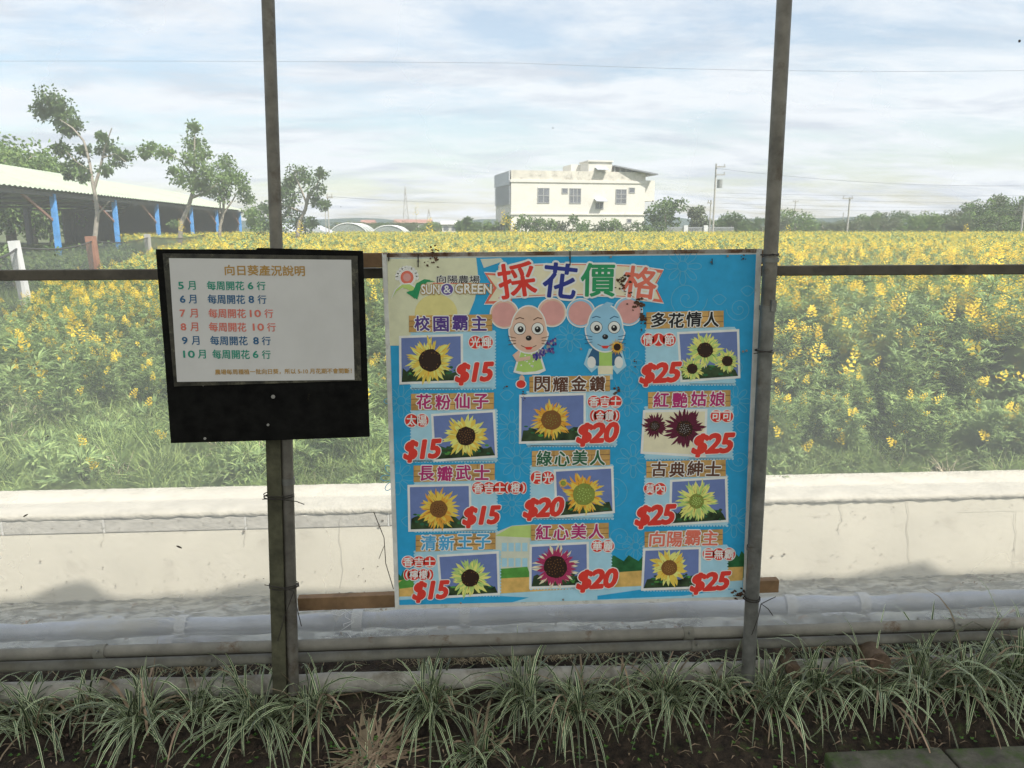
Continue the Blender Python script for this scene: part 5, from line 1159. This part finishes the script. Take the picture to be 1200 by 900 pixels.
        for i, c in enumerate(txt):
            s2 = w / nch * (.44 if ord(c) > 255 else .14); F.text(q, c, (pos[i] - s2, cy_), (pos[i] + s2, cy_), h_ * .78, 9.4, ii('white'), .022)
        ms = compact(q); F.build(q, 'variety_badge', ms)
    a, b2, h_ = price_pos; q = MB()
    F.text(q, price, a, b2, h_, 11, ii('white'), .085, .22, .92); F.text(q, price, a, b2, h_, 12, ii('red'), .05, .22, .92); ms = compact(q); F.build(q, 'price', ms)
random.seed(12)
card('校園霸主', 'purple', '', '$15', ((479, 379.5), (577, 378), 20), [(467.5, 393.5), (542.5, 391), (543, 448), (468, 450.5)], 'yellow', [('光輝', 563.5, 401, 26, 15)], ((534, 438.5), (578, 436.5), 24), (482, 388, 580, 456), [(504, 422, 29, 'yellow')])
card('花粉仙子', 'magenta', '', '$15', ((481.5, 471), (579, 469.5), 20), [(505, 485), (580, 480), (583, 536), (508, 541)], 'bright', [('太陽', 488.5, 492.5, 25, 15)], ((473.5, 529), (517, 526.5), 24), (482, 480, 582, 541), [(546, 511, 27, 'bright')])
card('長瓣武士', 'magenta', '', '$15', ((484.5, 555), (580, 552.5), 20), [(477.5, 568), (552, 566.5), (553, 621), (478.5, 623)], 'orange', [('香吉士(橙)', 585, 571.5, 62, 14)], ((542.5, 606), (586, 604), 23), (486, 563, 582, 623), [(514, 596, 26, 'orange')])
card('清新王子', 'skyblue', '', '$15', ((487, 636.5), (581, 633.5), 20), [(512, 650), (584.5, 645.5), (586, 697), (516, 701)], 'pale', [('香吉士', 491, 658, 38, 13), ('(檸檬)', 490.5, 673, 32, 13)], ((484, 693.5), (526, 691.5), 23), (486, 645, 586, 698), [(551, 677, 25, 'pale')])
card('閃耀金鑽', 'darkbrown', '', '$20', ((620, 450.5), (715, 449), 19), [(608.5, 462.5), (686.5, 460), (686.5, 518), (608, 520)], 'gold', [('香吉士', 708.5, 470.5, 38, 14), ('(金鑽)', 708.5, 487, 32, 14)], ((676, 509.5), (724, 507.5), 25), (618, 458, 722, 523), [(646, 492, 24, 'gold')])
card('綠心美人', 'forest', '', '$20', ((623, 537.5), (715, 535.5), 19), [(648.5, 550), (718.5, 546), (720.5, 601), (651, 607)], 'greenheart', [('月光', 635.5, 559.5, 25, 15)], ((613.5, 597), (660, 594.5), 24), (622, 545, 718, 608), [(684, 579, 26, 'greenheart'), (660, 566, 6, 'greenheart')])
card('紅心美人', 'magenta', '', '$20', ((622, 624), (713.5, 621.5), 19), [(620.5, 638), (690, 634.5), (690.5, 687.5), (620, 690)], 'red', [('華麗', 706, 639.5, 25, 14)], ((676, 681), (723, 678), 24), (622, 631, 716, 690), [(651, 664, 27, 'red')])
card('多花情人', 'black', '', '$25', ((757, 375.5), (848, 373.5), 20), [(793, 389), (866, 385.5), (867.5, 443), (797, 448)], 'pale', [('情人節', 771.5, 398, 38, 15)], ((750, 439.5), (797.5, 437), 25), (757, 384, 861, 451), [(826, 410, 22, 'pale'), (852, 423, 15, 'pale'), (811, 432, 15, 'pale')])
card('紅艷姑娘', 'magenta', '', '$25', ((759, 469), (856, 466.5), 20), [(753.5, 480.5), (829, 479), (827, 536), (750.5, 531.5)], 'plum', [('可可', 845.5, 487.5, 25, 14)], ((811, 522), (859.5, 520), 25), (756, 476, 858, 538), [(767, 499, 16, 'plum'), (802, 502, 25, 'plum')])
card('古典紳士', 'darkbrown', '', '$25', ((757, 550), (850.5, 548), 20), [(785, 562), (852, 558), (853.5, 611.5), (783.5, 616)], 'lime', [('莫內', 767.5, 572.5, 24, 14)], ((744.5, 606), (791, 603.5), 25), (756, 557, 852, 616), [(816, 587, 26, 'lime')])
card('向陽霸主', 'salmon', '', '$25', ((755, 632), (847, 629), 19), [(753.5, 642.5), (821.5, 640.5), (821, 689.5), (751, 692)], 'star', [('巨無霸', 842, 649, 36, 14)], ((809, 684), (855, 681), 23), (754, 639, 852, 692), [(784, 665, 23, 'star')])
# rust-stain peelings and nails on the board
random.seed(9); q = MB()
rust = M('peeling_brown_stain', (.09, .045, .025), .8, .4, 40)
def blotch(cx_, cy_, n, sp, s_):
    for k in range(n):
        x, y = cx_ + random.gauss(0, sp * .75), cy_ + random.gauss(0, sp * 1.0); m_ = 9; s2_ = s_ * rnd(.4, 1.5); F.poly(q, [(x + rnd(.4, 1) * s2_ * math.cos(6.28 * j / m_), y + rnd(.4, 1) * s2_ * .8 * math.sin(6.28 * j / m_)) for j in range(m_)], 12.8 + k * .004)
blotch(729, 330, 24, 5, 2.2); blotch(735, 344, 8, 4, 1.6); blotch(748, 356, 26, 4.5, 2.4); blotch(754, 373, 20, 3, 2.4); blotch(752, 388, 4, 2, 1.4); blotch(722, 458, 14, 3, 1.7); blotch(744, 424, 5, 3, 1.2); blotch(510, 303, 26, 8, 1.8); blotch(868, 297, 10, 6, 1.3); blotch(592, 455, 4, 3, 1.3); blotch(613, 463, 8, 3, 1.2); blotch(866, 695, 30, 4, 2); blotch(540, 640, 3, 3, .8)
q.m = [0] * len(q.f); q.build('stain_flecks', rust, pb, kind='stuff')
for px, py in ((456, 303), (490, 306), (668, 302), (716, 301), (834, 307), (853, 300), (479, 421), (875, 411), (681, 409), (871, 412), (540, 707), (660, 703), (812, 698)):
    q = MB(); a = P(px, py, BY - .0055); q.tube([a, a + Vector((0, .003, 0))], .0035, 10); q.build('nail_head', MATS['nail'], pb)
for px, y0_, y1_ in ((455.5, 296, 306), (490, 298, 313), (668, 294, 311), (834.5, 303, 310)):
    q = MB(); q.tube([P(px, y0_, BY - .008), P(px, y1_, BY - .008)], .0018, 6); q.build('tie_wire', wire_m, pb)

# ------------------------------------------------------------------ grass tufts along the foot
blade = bpy.data.materials.new('striped_blade'); blade.use_nodes = True; t = blade.node_tree; bs = t.nodes['Principled BSDF']; bs.inputs['Roughness'].default_value = .4
uvn = t.nodes.new('ShaderNodeUVMap'); sx = t.nodes.new('ShaderNodeSeparateXYZ'); t.links.new(uvn.outputs[0], sx.inputs[0])
rp = t.nodes.new('ShaderNodeValToRGB'); rp.color_ramp.interpolation = 'CONSTANT'
rp.color_ramp.elements[0].color = (.52, .56, .34, 1); rp.color_ramp.elements[1].color = (.52, .56, .34, 1); rp.color_ramp.elements[1].position = .84
e = rp.color_ramp.elements.new(.16); e.color = (.035, .068, .025, 1)
t.links.new(sx.outputs['X'], rp.inputs[0])
g = t.nodes.new('ShaderNodeNewGeometry'); hs = t.nodes.new('ShaderNodeHueSaturation'); mr = t.nodes.new('ShaderNodeMapRange'); mr.inputs['To Min'].default_value = .45; mr.inputs['To Max'].default_value = 1.7
t.links.new(g.outputs['Random Per Island'], mr.inputs['Value']); t.links.new(mr.outputs[0], hs.inputs['Value']); t.links.new(rp.outputs[0], hs.inputs['Color']); t.links.new(hs.outputs[0], bs.inputs['Base Color'])
straw = M('straw_blade', (.25, .19, .12), .7, .25, 20, island=.35)
def tuft(px, Y, n, Ls, label, dry=.06, seed=0, spread=1.0, young=0):
    random.seed(seed); x = P(px, 830, Y).x; z0 = float(np.interp(Y, gy, gz)) - .005; c = Vector((x, Y, z0))
    vs = []; fs = []; mi = []; uv = []
    for k in range(n):
        a = rnd(0, 6.28); L_ = Ls * rnd(.4, 1.12); el = R((rnd(18, 72) if rnd(0, 1) < .8 else rnd(60, 84)) if dry < .5 else rnd(-5, 18)); w = rnd(.005, .0095); yk = rnd(0, 1) < young
        b0 = c + Vector((random.gauss(0, .028), random.gauss(0, .022), 0)); d = Vector((math.cos(a) * math.cos(el) * spread, math.sin(a) * math.cos(el) * spread, math.sin(el))); curl = rnd(4.2, 7.4) / L_ * .5
        if yk: curl *= .3; L_ *= .8
        sd_ = Vector((-math.sin(a), math.cos(a), rnd(-.3, .3))).normalized(); seg = 7; p = b0.copy(); o = len(vs); tw = rnd(-.5, .5)
        for j in range(seg + 1):
            t_ = j / seg; ww = w * (1 - t_ ** 3) * (.6 + .4 * min(1, t_ * 5)) / 2 + .0003; s3 = (sd_ * math.cos(tw * t_) + d.cross(sd_) * math.sin(tw * t_)).normalized()
            vs += [p - s3 * ww, p + s3 * ww]
            hd_ = Vector((d.x, d.y, 0)); d = (d + Vector((0, 0, -1)) * curl * L_ / seg * (.35 + t_)).normalized(); p = p + d * L_ / seg
            zg = float(np.interp(p.y, gy, gz)) + .006
            if p.z < zg: p.z = zg
        isdry = rnd(0, 1) < dry
        for j in range(seg): q4 = (o + 2 * j, o + 2 * j + 1, o + 2 * j + 3, o + 2 * j + 2); fs.append(q4); mi.append(1 if isdry else 0); uv += [(0, 0), (1, 0), (1, 1), (0, 1)]
    me = bpy.data.meshes.new('grass_tuft'); me.from_pydata([tuple(v - c) for v in vs], [], fs); me.materials.append(blade); me.materials.append(straw); me.polygons.foreach_set('material_index', mi)
    ul = me.uv_layers.new(name='UVMap'); ul.data.foreach_set('uv', [c2 for u_ in uv for c2 in u_]); me.update()
    o = bpy.data.objects.new('grass_tuft', me); C.objects.link(o); o.location = c
    return tagp(o, label, 'grass tuft', 'striped grass tufts along the foot of the shelter')
TF = [(-35, 2.2, 110, .30, 'grass tuft cut off by the left edge of the photo', .05), (35, 2.22, 130, .32, 'grass tuft second from the left edge'), (105, 2.30, 70, .24, 'small grass tuft in front of the pale timber, far left'), (165, 2.20, 170, .34, 'large grass tuft below the left half of the notice board'), (235, 2.27, 90, .28, 'grass tuft just left of the timber post'),
      (300, 2.18, 160, .34, 'large grass tuft just in front of the foot of the timber post'), (368, 2.24, 110, .30, 'grass tuft with pale upright shoots just right of the left steel pipe'), (430, 2.16, 190, .26, 'dry brown grass tuft below the left edge of the price board', .85), (505, 2.22, 160, .33, 'large grass tuft below the left side of the price board'),
      (560, 2.16, 80, .28, 'grass tuft low at the front below the price board, left of its middle'), (612, 2.24, 150, .32, 'grass tuft with yellowish shoots below the middle of the price board'), (675, 2.18, 150, .32, 'grass tuft just right of the yellowish one'), (730, 2.27, 80, .27, 'smaller grass tuft behind and right of the middle of the price board'), (780, 2.20, 160, .34, 'large grass tuft below the right side of the price board'),
      (840, 2.26, 80, .28, 'grass tuft left of the foot of the right steel post'), (900, 2.20, 150, .32, 'grass tuft just right of the right steel post'), (955, 2.24, 160, .33, 'grass tuft in front of the left log end'), (1015, 2.2, 120, .32, 'grass tuft in front of the right log end'), (1075, 2.26, 150, .36, 'tall grass tuft right of the right log end'),
      (1130, 2.22, 150, .36, 'tall grass tuft second from the right edge'), (1190, 2.25, 170, .40, 'tallest grass tuft at the right edge of the photo'), (1255, 2.2, 120, .36, 'grass tuft cut off by the right edge of the photo')]
for i, tf in enumerate(TF): tuft(tf[0], 2.375 + (tf[1] - 2.22) * .55 - (.12 if i in (7, 9) else 0), int(tf[2] * .8), tf[3] * (.92 if tf[0] < 1000 else 1.05), tf[4], tf[5] if len(tf) > 5 else .05 + .14 * ((i * 7) % 5) / 4, 200 + i, young=.12 if i in (6, 10, 16, 8) else .03)
random.seed(71); q = MB()
for k in range(900):
    Y = rnd(1.95, 2.38); x = rnd(-1.9, 2.1); r_ = rnd(.003, .012) * (1.6 if rnd(0, 1) < .05 else 1); c = Vector((x, Y, float(np.interp(Y, gy, gz)) + .006)); a = rnd(0, 3)
    ds = [Vector((math.cos(a + t_), math.sin(a + t_), 0)) * r_ * rnd(.7, 1.2) for t_ in (0, 1.57, 3.14, 4.71)]; vs = [c + d for d in ds] + [c + Vector((0, 0, r_ * rnd(.6, 1))), c - Vector((0, 0, r_))]
    q.add(vs, [(0, 1, 4), (1, 2, 4), (2, 3, 4), (3, 0, 4), (1, 0, 5), (2, 1, 5), (3, 2, 5), (0, 3, 5)], 0)
q.build('soil_clods', M('soil_clod', (.055, .038, .025), .95, .4, 30, island=.6), label='small clods and grit scattered over the dark soil bed', cat='clods', kind='stuff')
# dry litter and seedlings on the soil
random.seed(77); q = MB()
for k in range(900):
    Y = rnd(2.0, 2.42); x = rnd(-1.9, 2.1); z = float(np.interp(Y, gy, gz)) + rnd(.006, .02); a = rnd(0, 3.14); L_ = rnd(.02, .07); dv = Vector((math.cos(a), math.sin(a), rnd(-.1, .2))); leaf(q, Vector((x, Y, z)), dv, Vector((0, 0, 1)), L_, rnd(.002, .006), 0, .4)
q.build('dry_litter', straw, label='thin dry stalks and bits scattered over the dark soil', cat='litter', kind='stuff')
q = MB(); sm_ = M('seedling_leaf', (.07, .17, .03), .5, .2, 30, island=.3, trans=.2)
for k in range(420):
    Y = rnd(2.0, 2.3); x = rnd(-1.7, 1.9); z = float(np.interp(Y, gy, gz)) + .012; c = Vector((x, Y, z))
    for j in range(4): a = j * 1.57 + rnd(0, .5); leaf(q, c, Vector((math.cos(a), math.sin(a), .5)), Vector((0, 0, 1)), rnd(.006, .012), .007)
q.build('seedlings', sm_, label='tiny green seedlings sprouting on the dark soil', cat='seedlings', kind='stuff')
q = MB()
for k in range(1500):
    px = random.choice([rnd(-50, 1250), random.gauss(230, 40), random.gauss(540, 40), random.gauss(590, 30), random.gauss(660, 30), random.gauss(960, 25)]); Y = rnd(2.54, 2.66); x = P(px, 780, Y).x; z = -.01
    a = rnd(0, 6.28); d = Vector((math.cos(a) * .8, math.sin(a) * .2, rnd(.2, 1.2))).normalized(); L_ = rnd(.03, .10); c = Vector((x, Y, z)); m_ = c + d * L_ * .6; e_ = m_ + (d + Vector((0, 0, -.9))).normalized() * L_ * .5
    s3 = Vector((.0012, 0, 0)); q.add([c - s3, c + s3, m_ + s3, m_ - s3], [(0, 1, 2, 3)]); q.add([m_ - s3, m_ + s3, e_ + s3 * .3, e_ - s3 * .3], [(0, 1, 2, 3)])
q.build('dry_weeds', dry_m, label='pale dry weeds matted behind the base pipes', cat='weeds', kind='stuff')
random.seed(99); q = MB(); lm_ = M('dead_leaf_litter', (.20, .15, .09), .85, .3, 30, island=.5)
for k in range(520):
    Y = rnd(2.62, 3.3) if rnd(0, 1) < .75 else rnd(3.3, 3.95); x = rnd(-2.6, 3.0); z = float(np.interp(Y, gy, gz)) + rnd(.006, .02); a = rnd(0, 6.28); leaf(q, Vector((x, Y, z)), Vector((math.cos(a), math.sin(a), rnd(-.2, .5))), Vector((0, 0, 1)), rnd(.015, .05), rnd(.006, .02), 0, .8)
q.build('leaf_litter', lm_, label='dead leaves and bits strewn on the silty strip before the wall', cat='litter', kind='stuff')
for i, (px, Y, w_, lab) in enumerate(((222, 2.80, .11, 'crumpled grey scrap of plastic lying over the film roll left of the timber post'), (560, 2.95, .13, 'crumpled pale plastic scrap on the silty strip below the price board'), (985, 2.86, .12, 'crumpled clear plastic scrap on the film roll right of the right post'), (110, 3.1, .10, 'small crumpled plastic scrap on the silty strip at left'))):
    g0 = P(px, 720, Y); g0.z = float(np.interp(Y, gy, gz)) + (.05 if Y < 2.9 else .02); vs = []; n_ = 22
    for j in range(n_ + 1):
        for k in range(n_ + 1):
            u, v = (k / n_ - .5) * w_ * 2, (j / n_ - .5) * w_ * 1.1; h_ = .022 * noise.noise(Vector((u * 28, v * 28, i * 5))) + .012 * abs(noise.noise(Vector((u * 70, v * 70, i * 5)))); e_ = .02 * noise.noise(Vector((u * 15, v * 15, 9 + i)))
            vs.append((g0.x + u + e_, Y + v + e_, g0.z + h_ - 1.6 * (v * v) * (1 if Y < 2.9 else 0)))
    q = MB(); q.add(vs, [(j * (n_ + 1) + k, j * (n_ + 1) + k + 1, (j + 1) * (n_ + 1) + k + 1, (j + 1) * (n_ + 1) + k) for j in range(n_) for k in range(n_)], 0, True)
    q.build('plastic_scrap', sheet('scrap_%d' % i, (.42, .42, .44) if i == 0 else (.6, .61, .62), .75, .3, rough=.25, gloss=.6), label=lab, cat='plastic scrap')
# log ends
endg = M('cut_log_end', (.10, .065, .042), .8, .3, 40, bump=.3)
for px, py, r_, lab in ((1031, 778, .040, 'brown round log end poking out under the base pipes, right one'), (930, 786, .026, 'brown round log end poking out under the base pipes, left one')):
    a = P(px, py, 2.36); t_ = thing('log_stub', lab, 'log', a, 'log ends by the lying timber'); q = MB(); q.tube([a, a + Vector((.02, .16, -.01))], [r_, r_ * 1.03], 18); q.build('bark', M('log_bark', (.10, .07, .045), .9, .3, 30, bump=.6), t_)
    q = MB(); q.tube([a + Vector((0, -.0015, 0)), a + Vector((0, .004, 0))], r_ * .9, 18); q.build('cut_face', endg, t_)
# mossy kerb stones at the bottom
moss = M('mossy_kerb_stone', (.10, .095, .075), .95, .3, 14, bump=.9, bscale=60, dist=.008, stain=((.055, .085, .025), 9, .47, .62))
kerb = thing('stone_kerb', 'mossy stone kerb edging the soil bed at the bottom right', 'kerb', (0, 1.9, -.2))
KY = PZ(1090, 876, -.12).y
kx = [PZ(968, 888, -.12).x, PZ(1108, 880, -.12).x, PZ(1108, 880, -.12).x + .36, PZ(1108, 880, -.12).x + .73, PZ(1108, 880, -.12).x + 1.1]
for a_, c_ in zip(kx[:-1], kx[1:]):
    q = MB(); q.bbox((a_ + .006, KY - .30 + rnd(0, .01), -.26), (c_ - .006, KY + rnd(-.008, .008), -.12 + rnd(-.004, .004))); o = q.build('kerb_stone', moss, kerb); bevel(o, .01, 3)
